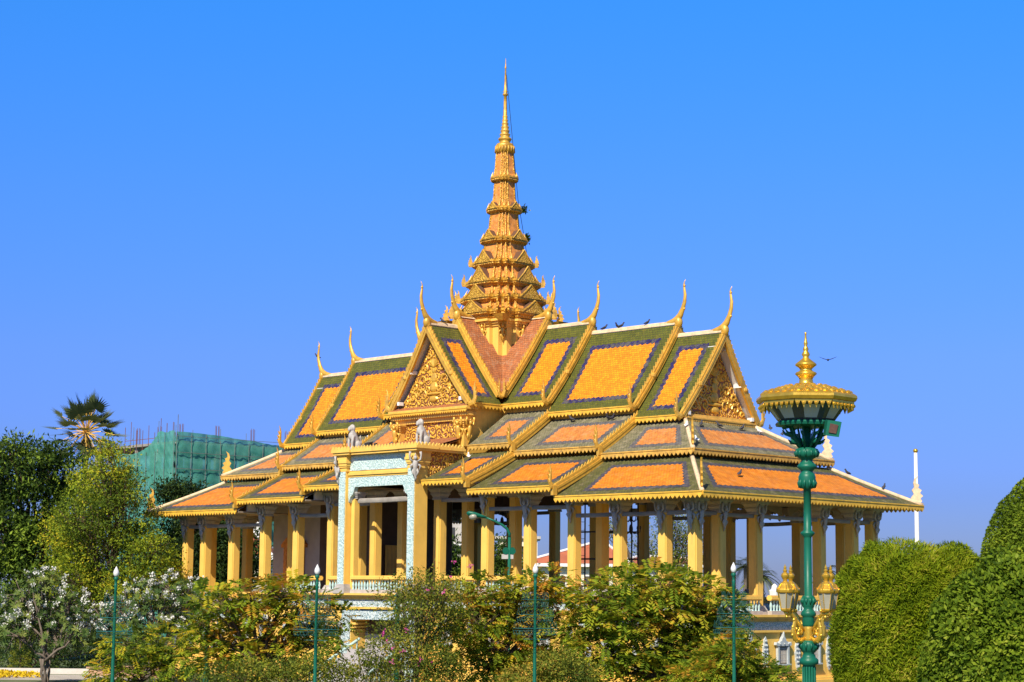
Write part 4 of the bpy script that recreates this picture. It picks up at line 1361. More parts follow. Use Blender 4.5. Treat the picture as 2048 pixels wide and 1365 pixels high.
# ---- yellowish fine-leaved tree in front of the pavilion's left corner
tree('flowering_tree', 'yellowish green fine leaved tree in front of the left roof corner', 'tree', foot_at(225, 131),
     px_clumps([(225, 925, 42, 40), (200, 970, 70, 45), (248, 975, 48, 42), (308, 1100, 42, 36), (130, 1060, 50, 45), (165, 1030, 60, 50), (240, 1040, 75, 55), (270, 1072, 40, 36), (150, 1100, 55, 50), (220, 1110, 80, 55), (300, 1115, 50, 48), (330, 1150, 36, 36), (130, 1160, 50, 45), (200, 1170, 80, 50), (290, 1175, 80, 50), (340, 1185, 40, 36), (215, 895, 25, 22)], 131, dd=2.0),
     'yellow', n=1900, per=20, lsize=(0.21, 0.10), spread=0.32, trunk=0.32, tint=(0.15, 0.85), shell=0.45, twigs=1.6, thick=0.9)
# ---- dark green trees seen under the eaves and beside the netted building
tree('shade_tree', 'dark green tree seen between the left end columns', 'tree', foot_at(430, 172),
     px_clumps([(400, 1040, 45, 50), (450, 1090, 50, 60), (390, 1130, 60, 60), (490, 1120, 40, 60), (440, 1180, 60, 50), (360, 1080, 40, 50), (345, 985, 34, 24), (385, 1000, 30, 30)], 172, dd=2),
     'dark', n=2300, per=14, lsize=(0.4, 0.14), spread=0.5, trunk=0.35, tint=(0.2, 0.9), shell=0.4)
tree('shade_tree', 'green leafy tree seen through the middle columns left of the street lamp', 'tree', foot_at(915, 185),
     px_clumps([(905, 1110, 35, 38), (940, 1130, 40, 40), (895, 1160, 45, 40), (1005, 1110, 30, 35), (990, 1150, 45, 40), (1040, 1130, 22, 25)], 185, dd=2),
     'mango', n=750, per=12, lsize=(0.4, 0.15), spread=0.5, trunk=0.3, tint=(0.25, 0.9), shell=0.4)
tree('bare_tree', 'sparse grey branched tree seen through the right columns', 'tree', foot_at(1350, 165),
     px_clumps([(1335, 1030, 30, 35), (1370, 1060, 35, 40), (1340, 1090, 40, 40), (1385, 1110, 30, 40), (1350, 1140, 45, 35), (1215, 1060, 22, 40), (1290, 1100, 30, 40), (1425, 1080, 22, 50)], 165, dd=2),
     'bush', n=420, per=12, lsize=(0.28, 0.10), spread=0.55, trunk=0.3, tint=(0.1, 0.6), bark='bark_grey', shell=0.3, twigs=2.0)

def feather_palm(label, px, py, D, r, h_px):
    c = at(px, py, D); foot = Vector((c.x, c.y, G))
    T = thing('palm_tree', label, 'palm', foot)
    w = MB(); limb(w, foot, c, 0.22, 0.16, 0.04, 6, 8); w.build('trunk', M['bark_grey'], T)
    Ps, As, Ws = [], [], []
    for k in range(22):
        an = 2*math.pi*k/22*1.7; el = random.uniform(-0.3, 1.1)
        d = np.array([math.cos(an)*math.cos(el), math.sin(an)*math.cos(el), math.sin(el)])
        sd = unit(np.cross(d, [0, 0, 1]))
        for j in range(24):
            t = (j+1)/24
            p = np.array(c) + d*r*t - np.array([0, 0, 1])*r*0.75*t*t
            for s in (-1, 1):
                a = unit(d*0.6 + sd*s*0.8 - np.array([0, 0, 0.5])); Ps.append(p); As.append(a); Ws.append(unit(np.cross(a, [0.1, 0.2, 1])))
    leaf_obj('crown', np.array(Ps), np.array(As), np.array(Ws), r*0.28, 0.09, 0.2+0.5*rng.random(len(Ps)), LF['palm'], T)
feather_palm('feathery palm seen between the columns near the right end', 1490, 1130, 190, 3.0, 60)
feather_palm('feathery palm just left of the big lamp lanterns', 1525, 1150, 205, 2.2, 60)
feather_palm('feathery palm behind the gold lanterns right of the green lamp pole', 1655, 1140, 200, 1.8, 60)

# ---- sugar palm above the mango tree
def fan_palm():
    c = at(172, 866, 165); foot = Vector((c.x, c.y, G))
    T = thing('sugar_palm', 'tall fan leaved palm rising above the trees at left', 'palm', foot)
    w = MB(); limb(w, foot, c, 0.35, 0.24, 0.03, 8, 8); w.build('trunk', M['bark_grey'], T)
    Ps, As, Ws, Ls, Ts = [], [], [], [], []
    Pd, Ad, Wd_, Ld = [], [], [], []
    stalk = MB()
    for k in range(44):
        an = 2.399963*k; el = R(-42 + 124*((k+0.5)/44)**1.05)
        d = np.array([math.cos(an)*math.cos(el), math.sin(an)*math.cos(el), math.sin(el)])
        L = random.uniform(1.8, 2.7)
        hub = np.array(c) + d*L + np.array([0, 0, -0.12*L*math.cos(el)])
        stalk.tube([c, Vector(np.array(c)+d*L*0.5+np.array([0,0,0.06])), Vector(hub)], [0.05, 0.04, 0.025], 4, 0)
        side = unit(np.cross(d, [0, 0, 1.0]) + rng.normal(size=3)*0.25); nrm = np.cross(side, d)
        tt = random.uniform(0.1, 0.8)
        for j in range(18):
            q = R(-105 + 210*j/17)
            a = unit(d*math.cos(q) + side*math.sin(q) + nrm*0.18*abs(math.sin(q*0.6)) - np.array([0, 0, 0.12]))
            Ps.append(hub); As.append(a); Ws.append(unit(np.cross(a, nrm)))
            Ls.append(random.uniform(1.15, 1.55)*(1-0.25*abs(q)/2.2)); Ts.append(tt)
    for k in range(60):
        an = random.uniform(0, 6.28); el = R(random.uniform(-85, -55))
        d = np.array([math.cos(an)*math.cos(el), math.sin(an)*math.cos(el), math.sin(el)])
        Pd.append(np.array(c)+d*random.uniform(0.1, 0.9)); Ad.append(d); Wd_.append(unit(np.cross(d, rand_dirs(1)[0]))); Ld.append(random.uniform(0.6, 1.3))
    cr_ = leaf_obj('crown', np.array(Ps), np.array(As), np.array(Ws), np.array(Ls), 0.19, np.array(Ts), LF['palm'], T)
    leaf_obj('dead_frond', np.array(Pd), np.array(Ad), np.array(Wd_), np.array(Ld), 0.16, rng.random(60), LF['dry'], T)
    stalk.build('leaf_stalk', M['ochre'], T)
fan_palm()

# ---- frangipani with white flowers
def frangipani(label, foot, clumps, n, fl):
    T = thing('frangipani', label, 'tree', foot, 'white flowering frangipani trees')
    wood = MB()
    C, D, I = clump_pts(clumps, n, 0.5)
    f = foot + Z*1.5
    for k in range(4):
        limb(wood, foot+Vector((random.uniform(-.2, .2), random.uniform(-.2, .2), -0.1)), f+Vector((random.uniform(-.5, .5), random.uniform(-.5, .5), 0)), 0.10, 0.08, 0.15, 4, 6)
    for k, (c, r) in enumerate(clumps):
        pts = limb(wood, f+Vector((random.uniform(-.4, .4), random.uniform(-.4, .4), random.uniform(-.3, .2))), c, 0.075, 0.05, 0.15, 6, 6)
        for i in np.where(I == k)[0][::4]:
            limb(wood, pts[random.randint(3, 6)], C[i], 0.04, 0.022, 0.15, 4, 5)
    wood.build('trunk', M['bark_grey'], T, smooth=True)
    N = len(C); per = 11
    up = unit(D + np.array([0, 0, 0.6]))
    a0 = perp(up); b0 = np.cross(up, a0)
    P, A, Wv, tt = [], [], [], []
    ct = 0.1+0.75*rng.random(N)
    for j in range(per):
        q = 2*math.pi*j/per + rng.random((N, 1))*0.6
        a = unit(a0*np.cos(q) + b0*np.sin(q) + up*(0.15+0.5*rng.random((N, 1))))
        P.append(C); A.append(a); Wv.append(unit(np.cross(a, up))); tt.append(ct)
    P = np.concatenate(P)
    leaf_obj('crown', P, np.concatenate(A), np.concatenate(Wv), 0.24+0.14*rng.random(len(P)), 0.075, np.concatenate(tt)+rng.normal(size=len(P))*0.08, LF['frangi'], T, 0.1)
    sel = rng.permutation(N)[:fl]
    sel = sel[(C[sel][:, 2] > np.percentile(C[:, 2], 25))]
    F = np.repeat(C[sel] + up[sel]*0.16, 22, 0) + rng.normal(size=(len(sel)*22, 3))*0.085
    A = unit(np.repeat(up[sel], 22, 0)*0.8 + rand_dirs(len(F)))
    tag(leaf_obj('flowers', F, A, perp(A), 0.13, 0.10, rng.random(len(F)), LF['petal'], T), kind='stuff')
frangipani('white flowered frangipani at the far left edge of the garden', foot_at(95, 112),
     px_clumps([(40, 1190, 45, 40), (95, 1180, 45, 40), (140, 1210, 40, 40), (60, 1235, 60, 45), (120, 1260, 60, 45), (30, 1270, 50, 45), (165, 1260, 35, 40), (80, 1160, 30, 22)], 112, dd=1.0), 620, 150)
frangipani('white flowered frangipani below the left corner columns', foot_at(300, 115),
     px_clumps([(290, 1190, 40, 35), (340, 1180, 45, 35), (385, 1190, 40, 35), (250, 1220, 50, 40), (320, 1230, 60, 45), (380, 1235, 50, 40), (200, 1245, 45, 40), (270, 1270, 60, 40), (210, 1285, 40, 30)], 115, dd=1.0), 680, 190)

# ---- foreground row of pinnate leaved trees
CA_ = dict(kind='pinnate', per=6, twigs=1.6)
tree('cassia_tree', 'thin grey green bush with yellowing leaves below the second frangipani', 'tree', foot_at(290, 103),
     px_clumps([(260, 1290, 60, 35), (330, 1290, 55, 40), (230, 1330, 50, 40), (300, 1340, 60, 40), (360, 1320, 50, 40), (205, 1345, 30, 25)], 103, dd=1), 'cassia', n=850, lsize=(0.22, 0.085, 0.55), trunk=0.10, tint=(0.0, 0.75), **CA_)
tree('cassia_tree', 'open branched tree with yellow and orange leaves before the left columns', 'tree', foot_at(515, 96),
     px_clumps([(430, 1200, 45, 28), (500, 1190, 55, 28), (570, 1185, 50, 26), (620, 1205, 40, 28), (450, 1240, 60, 35), (540, 1235, 70, 35), (610, 1250, 40, 30), (410, 1260, 40, 30), (480, 1290, 60, 25), (570, 1290, 45, 25), (590, 1170, 25, 14), (660, 1240, 35, 30), (650, 1290, 35, 30), (430, 1310, 60, 35), (520, 1330, 70, 35)], 96, dd=1.3), 'cassia', n=1000, lsize=(0.34, 0.115, 0.78), trunk=0.19, tint=(0.05, 0.95), thick=1.3, fork=0.45, **CA_)
tree('cassia_tree', 'tall twiggy bougainvillea tree before the carved portico', 'tree', foot_at(830, 92),
     px_clumps([(840, 1165, 45, 22), (800, 1190, 45, 26), (870, 1190, 50, 28), (900, 1175, 30, 22), (840, 1220, 60, 30), (790, 1260, 40, 28), (900, 1230, 40, 28), (860, 1265, 50, 28)], 92, dd=1.2), 'bush', kind='tuft', n=560, per=14, lsize=(0.17, 0.07), spread=0.30, trunk=0.13, tint=(0.1, 0.9), bark='bark_grey', twigs=2.0, thick=1.0)
tree('cassia_tree', 'wide tree with rusty yellow leaves between two garden lamps', 'tree', foot_at(985, 97),
     px_clumps([(930, 1200, 55, 30), (990, 1180, 55, 30), (1060, 1180, 55, 30), (1110, 1165, 45, 24), (950, 1240, 60, 35), (1030, 1230, 65, 35), (1110, 1220, 55, 35), (920, 1280, 50, 32), (1000, 1290, 60, 35), (1080, 1275, 60, 35), (960, 1330, 60, 32), (1060, 1330, 60, 32)], 97, dd=1.5), 'cassia', n=1550, lsize=(0.29, 0.10, 0.68), trunk=0.18, thick=1.3, tint=(0.05, 1.0), **CA_)
tree('cassia_tree', 'broad domed green leafy tree before the right front columns', 'tree', foot_at(1320, 94),
     px_clumps([(1190, 1200, 45, 30), (1250, 1175, 60, 32), (1320, 1165, 60, 30), (1390, 1180, 55, 30), (1440, 1215, 45, 32), (1180, 1250, 55, 35), (1260, 1230, 70, 38), (1350, 1225, 75, 40), (1430, 1260, 60, 40), (1200, 1300, 55, 35), (1290, 1290, 70, 38), (1380, 1300, 70, 40), (1460, 1310, 55, 35), (1220, 1345, 50, 25), (1340, 1345, 60, 25)], 94, dd=1.6), 'cassia_g', n=2150, lsize=(0.33, 0.115, 0.76), trunk=0.22, thick=1.2, tint=(0.15, 0.9), **CA_)
tree('cassia_tree', 'low spreading bush with drooping leaves left of the big green lamp', 'tree', foot_at(1480, 88),
     px_clumps([(1440, 1320, 45, 35), (1472, 1308, 36, 32), (1515, 1345, 36, 20), (1480, 1350, 50, 30), (1400, 1350, 45, 25), (1560, 1360, 30, 20)], 88, dd=1.0), 'cassia_g', n=1000, lsize=(0.24, 0.08, 0.6), trunk=0.1, tint=(0.1, 0.9), **CA_)
for (lab, px, cl, n) in (
    ('mixed green shrub with magenta flowers at the foot of the portico', 790, [(760, 1310, 45, 35), (810, 1300, 45, 35), (860, 1320, 50, 35), (740, 1345, 40, 25), (830, 1350, 60, 28), (890, 1345, 40, 28)], 560),
    ('dark low shrub under the yellow leaved tree', 560, [(510, 1345, 45, 25), (580, 1340, 45, 28), (640, 1335, 40, 30), (680, 1345, 35, 25), (450, 1350, 40, 22)], 450),
    ('tangled low shrub under the rusty leaved tree', 1130, [(1110, 1330, 50, 30), (1160, 1345, 40, 25), (1050, 1355, 50, 18)], 480)):
    tree('shrub', lab, 'shrub', foot_at(px, 90), px_clumps(cl, 90, dd=0.8), 'bush', n=n, per=14, lsize=(0.16, 0.07), spread=0.22, trunk=0.06, tint=(0.0, 0.8), twigs=1.5)
Cm, Dm, Im = clump_pts(px_clumps([(760, 1280, 40, 40), (830, 1300, 70, 50), (870, 1170, 60, 30), (930, 1130, 30, 30)], 89), 16, 0.3)
P = np.repeat(Cm, 8, 0)+rng.normal(size=(len(Cm)*8, 3))*0.05; A = rand_dirs(len(P))
BG = thing('bougainvillea', 'sprays of magenta flowers scattered among the shrubs before the portico', 'flowers', foot_at(835, 89))
tag(leaf_obj('flowers', P, A, perp(A), 0.09, 0.08, rng.random(len(P)), LF['magenta'], BG), kind='stuff')
w = MB(); limb(w, foot_at(835, 89), at(800, 1290, 89), 0.025, 0.01, 0.25); w.build('trunk', M['bark_grey'], BG)

# ---- clipped topiary at right
def topiary(label, cx, cy, rxp, ryp, D, leaf, ev, eh, n, lsize, tint, seed_, shag=1.0):
    """clipped mound: superellipsoid round photo pixel (cx, cy), radii in pixels, reaching down to the ground"""
    c = at(cx, cy, D); k = D/FPX
    rx = rxp*k; rz = ryp*k
    zc = c.z
    foot = Vector((c.x, c.y, G))
    T = thing('topiary_hedge', label, 'hedge', foot)
    r2 = np.random.default_rng(seed_)
    def sp(v, e): return np.sign(v)*np.abs(v)**e
    def lump(d):
        return 1 + shag*0.030*np.sin(d[:, 0]*6.1+d[:, 2]*4.7+1)*np.sin(d[:, 1]*5.3-d[:, 2]*6.9) + shag*0.022*np.sin(d[:, 0]*13+d[:, 1]*11+d[:, 2]*9) + shag*0.012*np.sin(d[:, 2]*25-d[:, 0]*19)
    d = unit(r2.normal(size=(n*2, 3)))
    zz = r2.uniform(-1, 1, n*2); pick = r2.random(n*2) < 0.7
    pz = np.arcsin(np.abs(zz)**(1/ev))*np.sign(zz); tz = r2.uniform(0, 2*math.pi, n*2)
    d[pick] = np.stack([np.cos(pz)*np.cos(tz), np.cos(pz)*np.sin(tz), np.sin(pz)], 1)[pick]
    d = d[(d @ np.array(FW) < 0.35)][:n]        # the far side is thinner, as it is never in view
    N = len(d)
    def surf(d):
        th = np.arctan2(d[:, 1], d[:, 0]); ph = np.arcsin(np.clip(d[:, 2], -1, 1))
        return np.stack([sp(np.cos(ph), ev)*sp(np.cos(th), eh)*rx, sp(np.cos(ph), ev)*sp(np.sin(th), eh)*rx, sp(np.sin(ph), ev)*rz], 1)*lump(d)[:, None]
    S = surf(d)
    f = 1 - 0.16*r2.random(N)**1.2 + shag*0.03*(r2.random(N) > 0.93)*r2.random(N)
    P = S*f[:, None] + np.array([c.x, c.y, zc])
    keep = P[:, 2] > G-0.1
    P, d, S = P[keep], d[keep], S[keep]; N = len(P)
    nrm = unit(S/np.array([rx*rx, rx*rx, rz*rz]))
    tg = r2.normal(size=(N, 3)); tg = unit(tg - nrm*np.sum(tg*nrm, 1, keepdims=True))
    A = unit(tg*0.8 + nrm*0.55 + np.array([0, 0, 0.1]))
    nz = 0.5+0.25*np.sin(P[:, 0]*2.1+P[:, 2]*3.3)*np.sin(P[:, 1]*2.7-P[:, 2]*2.3) + 0.25*np.sin(P[:, 0]*5.1-P[:, 2]*6.3+P[:, 1]*4)
    W_ = unit(np.cross(A, nrm + np.array([0, 0, 0.4]) + r2.normal(size=(N, 3))*0.45))
    leaf_obj('foliage', P, A, W_, lsize[0]*(0.5+1.0*r2.random(N)), lsize[1]*(0.6+0.8*r2.random(N)), tint[0]+(tint[1]-tint[0])*(0.55*r2.random(N)+0.45*nz), LF[leaf], T, 0.1)
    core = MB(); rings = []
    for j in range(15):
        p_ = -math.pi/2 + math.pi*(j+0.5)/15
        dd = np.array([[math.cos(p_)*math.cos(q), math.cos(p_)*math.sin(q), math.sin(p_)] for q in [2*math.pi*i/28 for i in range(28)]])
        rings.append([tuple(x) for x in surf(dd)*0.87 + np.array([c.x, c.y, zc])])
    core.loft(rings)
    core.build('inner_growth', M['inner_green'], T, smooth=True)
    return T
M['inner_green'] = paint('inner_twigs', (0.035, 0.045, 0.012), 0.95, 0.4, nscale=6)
topiary('feathery clipped rounded hedge right of the big green lamp', 1832, 1285, 158, 196, 47, 'hedge', 0.62, 0.9, 115000, (0.13, 0.024), (0.05, 0.95), 5)
topiary('tall dark clipped dome cut off by the right edge, behind the leafy mound', 2137, 1250, 178, 308, 43, 'dome', 0.82, 1.0, 150000, (0.06, 0.042), (0.0, 0.9), 6, 0.25)
topiary('loose round leaved green mound in the lower right corner', 2100, 1350, 250, 252, 36, 'round', 0.9, 1.0, 110000, (0.09, 0.066), (0.0, 0.95), 8)
# wisps standing out of the feathery hedge top
# ---- spiral topiary and flower bed bottom left
tp = foot_at(46, 128)
T = thing('spiral_topiary', 'small clipped topiary of stacked green tiers at the lower left', 'topiary', tp)
Ps, Ns = [], []
for (zz, r) in ((0.35, 0.75), (0.85, 0.68), (1.3, 0.6), (1.75, 0.5), (2.2, 0.38), (2.6, 0.22)):
    n = int(900*r); d = rand_dirs(n)
    Ps.append(np.array(tp)+np.array([0, 0, zz])+d*np.array([r, r, 0.2])); Ns.append(d)
P = np.concatenate(Ps); A = unit(np.concatenate(Ns)+rand_dirs(len(P))*0.7)
leaf_obj('foliage', P, A, perp(A), 0.12, 0.07, 0.1+0.6*rng.random(len(P)), LF['bush'], T)
w = MB(); w.tube([tp, tp+Z*2.6], 0.06, 6); w.build('trunk', M['bark'], T)
fb = at(10, 1362, 121); n = 900
P = np.array([fb.x, fb.y, G]) + rng.random((n, 3))*np.array([6, 3, 0.25]) - np.array([4, 1.5, 0]); A = unit(rand_dirs(n)+np.array([0, 0, 1]))
tag(leaf_obj('flower_bed', P, A, perp(A), 0.2, 0.18, rng.random(n), LF['gold'], None), kind='stuff')
kb = MB()
q0, q1 = at(-60, 1345, 126), at(150, 1345, 126)
d = Vector((q1.x-q0.x, q1.y-q0.y, 0)).normalized()
kb.slab([(0, 0), (12, 0), (12, 0.35), (0, 0.35)], Vector((q0.x, q0.y, G))-d*2, d, Z, Vector((d.y, -d.x, 0)), 0.5)
tag(kb.build('garden_wall', M['kerb']), 'low pale kerb wall of the lawn at the lower left', 'low wall')
q = foot_at(270, 124)
kb = MB(); kb.cbox(q.x, q.y, G, G+0.45, 5.5, 3.0); kb.cbox(q.x, q.y, G+0.45, G+0.55, 5.8, 3.2)
tag(kb.build('terrace_block', M['brickpave']), 'low terracotta block beside the second frangipani foot', 'low wall')

# ---- understorey behind the row: ground shrubs hide the podium foot at left
tree('shrub', 'dark understorey shrub behind the first frangipani', 'shrub', foot_at(60, 135), px_clumps([(20, 1300, 60, 40), (90, 1310, 60, 40), (150, 1300, 50, 45), (210, 1310, 40, 40)], 135, dd=1), 'dark', n=420, per=14, lsize=(0.25, 0.1), spread=0.35, trunk=0.1, tint=(0.2, 0.9))

# ================================================================== LAMPS
M['lampgreen'] = paint('lamp_green_paint', (0.006, 0.115, 0.068), 0.42, 0.15, nscale=4, spec=0.3)
M['wire'] = paint('teal_wire', (0.02, 0.12, 0.11), 0.5, 0.2)
M['bulb'] = paint('milk_glass', (0.68, 0.67, 0.64), 0.3, 0.03, spec=0.5)
M['leafgold'] = paint('gilt', (0.82, 0.49, 0.06), 0.30, 0.22, metal=0.7, nscale=6, spec=0.6)
M['lampglass'] = paint('frosted_glass', (0.33, 0.31, 0.24), 0.25, 0.12, nscale=5, spec=0.5)
M['floodlens'] = paint('brown_lens', (0.12, 0.06, 0.04), 0.3, 0.3, nscale=8)
M['palepanel'] = paint('pale_glass', (0.48, 0.47, 0.42), 0.3, 0.1, nscale=5, spec=0.5)

def garden_lamp(label, px, py, D, ang):
    c = at(px, py, D)            # tip of the bulb
    foot = Vector((c.x, c.y, G)); h = c.z-G
    T = thing('garden_lamp', label, 'lamp post', foot, 'garden lamps with wire lotus frames')
    k = D/FPX
    b = MB(); b.lathe([(h-0.46, 0.045), (h-0.43, 0.085), (h-0.36, 0.122), (h-0.28, 0.13), (h-0.2, 0.11), (h-0.1, 0.06), (h, 0.008)], 12, c=foot)
    b.build('lamp_globe', M['bulb'], T, smooth=True)
    b = MB(); b.lathe([(0, 0.16), (0.4, 0.16), (0.5, 0.10), (1.2, 0.085), (1.25, 0.11), (1.35, 0.085), (h-1.05, 0.06), (h-1.0, 0.085), (h-0.92, 0.055), (h-0.85, 0.09), (h-0.8, 0.06), (h-0.62, 0.065), (h-0.58, 0.11), (h-0.50, 0.10), (h-0.46, 0.06)], 10, c=foot)
    b.build('pole', M['lampgreen'], T, smooth=True)
    for (zz, r, hh) in ((1.6, 0.50, 0.55), (2.25, 0.68, 0.5), (2.85, 0.82, 0.5)):
        f = MB()
        z = foot.z + h - zz
        cr_ = [Vector((foot.x+r*1.3*math.cos(ang + q*math.pi/2), foot.y+r*1.3*math.sin(ang + q*math.pi/2), z)) for q in range(4)]
        for q in range(4):
            p0, p1 = cr_[q], cr_[(q+1) % 4]
            f.tube([p0, p1], 0.012, 4); f.tube([p0-Z*0.1, p1-Z*0.1], 0.007, 4)
            f.tube([Vector((foot.x, foot.y, z)), p0], 0.010, 4)
            n = 4
            for j in range(n):
                a, b2 = p0.lerp(p1, j/n), p0.lerp(p1, (j+1)/n)
                mdp = a.lerp(b2, 0.5)
                f.tube([a, a.lerp(mdp, 0.3)+Z*hh*0.3, mdp+Z*hh*0.6, b2.lerp(mdp, 0.3)+Z*hh*0.3, b2], 0.006, 3)
                f.tube([a-Z*0.1, mdp-Z*hh*0.6, b2-Z*0.1], 0.006, 3)
            f.tube([p0-Z*hh*0.5, p1-Z*hh*0.5], 0.005, 3)
        f.build('wire_frame', M['wire'], T)
    f = MB(); z = foot.z+h-3.32
    for q in range(2):
        a = ang+q*math.pi/2; d = Vector((math.cos(a), math.sin(a), 0))*0.55
        f.tube([Vector((foot.x, foot.y, z))-d, Vector((foot.x, foot.y, z))+d], 0.014, 4)
    f.build('cross_bar', M['wire'], T)
garden_lamp('slim green lamp post standing before the white flowering frangipanis', 233, 1133, 85, 0.2)
garden_lamp('slim green lamp post just left of the carved portico pillar', 635, 1129, 85, 0.5)
garden_lamp('slim green lamp post in the middle of the foreground trees', 1071, 1127, 85, 0.35)
garden_lamp('slim green lamp post nearest the big ornate lamp', 1467, 1125, 85, 0.1)

def post(name, label, px, py, D, prof, head=None):
    c = at(px, py, D); foot = Vector((c.x, c.y, G)); h = c.z-G
    T = thing(name, label, 'lamp post', foot)
    b = MB(); b.lathe([(0, 0.26), (0.5, 0.26), (0.6, 0.18), (0.9, 0.15)] + [(h-a, r) for a, r in prof], 12, c=foot)
    b.build('pole', M['lampgreen'], T, smooth=True)
    return T
for lab, px in (('stout green ornate lamp post half hidden by the yellow leaved tree', 417), ('stout green ornate lamp post half hidden before the portico stairs', 796)):
    T = post('ornate_lamp', lab, px, 1186, 100, [(2.6, 0.12), (2.55, 0.2), (2.4, 0.14), (1.1, 0.11), (1.0, 0.2), (0.85, 0.24), (0.7, 0.12), (0.4, 0.11), (0.3, 0.16), (0.15, 0.22), (0.05, 0.12), (0.0, 0.02)])
# cobra head street lamp
c = at(1019, 1075, 104); foot = Vector((c.x, c.y, G)); h = c.z-G
T = thing('street_lamp', 'green street lamp with a curved arm in front of the middle columns', 'street lamp', foot)
b = MB(); b.lathe([(0, 0.16), (0.5, 0.16), (0.6, 0.10), (h, 0.085)], 10, c=foot)
pts = [Vector((c.x, c.y, c.z))]
for (px, py) in ((1019, 1068), (1014, 1058), (1004, 1050), (988, 1042), (968, 1034)): pts.append(at(px, py, 104))
b.tube(pts, [0.085, 0.08, 0.075, 0.07, 0.06, 0.06], 8)
b.build('pole', M['lampgreen'], T, smooth=True)
b = MB(); p, q = at(970, 1035, 104), at(935, 1027, 104)
d = q-p
b.tube([p-d*0.1, p+d*0.2, p+d*0.6, p+d*0.95, q+d*0.05], [0.07, 0.12, 0.18, 0.17, 0.06], 10, 0, 0.7)
hd = b.build('lamp_head', M['lampgreen'], T, smooth=True)
b = MB(); mdp = p+d*0.68; b.ball((mdp.x, mdp.y, mdp.z-0.12), (0.25, 0.21, 0.18), 10, 6); b.build('lens', M['lampglass'], hd, smooth=True)
b = MB(); p = at(1018, 1102, 104)
b.slab([(-0.32, -0.12), (0.32, -0.12), (0.32, 0.12), (-0.32, 0.12)], at(1015, 1113, 104)-FW*0.12, RT, Z, -FW, 0.14, 1)
for s in (-0.17, 0.19):
    q = p+RT*s; b.tube([q-FW*0.2, q+FW*0.15], 0.18, 10, 0)
b.build('control_box', [M['lampgreen'], M['stone']], T)

# ---- big ornate lamp
LD = 32.0
K = LD/FPX
base = at(1616.5, 1190, LD); BX = Vector((base.x, base.y, G))
def zpx(py): return at(1616.5, py, LD).z - G
BL = thing('ornate_lamp_post', 'large green and gold lamp post with a canopy top and four gold lanterns', 'lamp post', BX)
def prof(l): return sorted([(zpx(py), r*K) for py, r in l])
b = MB()
b.lathe([(0, 0.45), (0.25, 0.45), (0.3, 0.36), (0.7, 0.32), (0.75, 0.38), (0.85, 0.30), (1.0, 0.16), (zpx(1400), 13*K)] + prof([(1399, 12.5), (1330, 12.5), (1327, 19), (1319, 19), (1315, 14), (1306, 11), (1303, 14), (1298, 17), (1288, 17), (1282, 14.5), (1281, 10), (1254, 10), (1253, 11), (1249, 13), (1236, 11.5), (1234, 12), (1231, 15), (1226, 15), (1222, 12), (1218, 9), (1213, 12), (1208, 13), (1197, 12), (1193, 12.5), (1191, 8), (1076, 7.6), (1074, 8), (1068, 14), (1065, 14), (1060, 7.6), (977, 7.6), (975, 15), (966, 16), (953, 17.5), (946, 15), (943, 11.5), (939, 13), (934, 19), (930, 19.5), (926, 16), (921, 11.5), (917, 12), (914, 17), (907, 23.5), (900, 22), (895, 20), (892, 9), (845, 7)]), 20, c=BX)
# fluting and leaf ribs on the collars
for py0, py1, r, n in ((1299, 1284, 17, 10), (975, 955, 16, 10), (912, 896, 22, 12), (1209, 1195, 12.5, 10)):
    for k in range(n):
        a = 2*math.pi*k/n
        b.tube([BX+Vector((r*K*math.cos(a), r*K*math.sin(a), zpx(py0))), BX+Vector((r*1.06*K*math.cos(a), r*1.06*K*math.sin(a), (zpx(py0)+zpx(py1))/2)), BX+Vector((r*0.92*K*math.cos(a), r*0.92*K*math.sin(a), zpx(py1)))], [0.012, 0.028, 0.012], 5)
for k in range(14):
    a = 2*math.pi*k/14
    b.tube([BX+Vector((12.6*K*math.cos(a), 12.6*K*math.sin(a), z)) for z in (1.2, zpx(1333))], 0.012, 5)
b.build('pole', M['lampgreen'], BL, smooth=True)
b = MB(); b.lathe(prof([(1282, 10.6), (1278, 11.2), (1258, 11.2), (1253, 10.6)]), 16, c=BX); b.build('gold_band', M['leafgold'], BL)
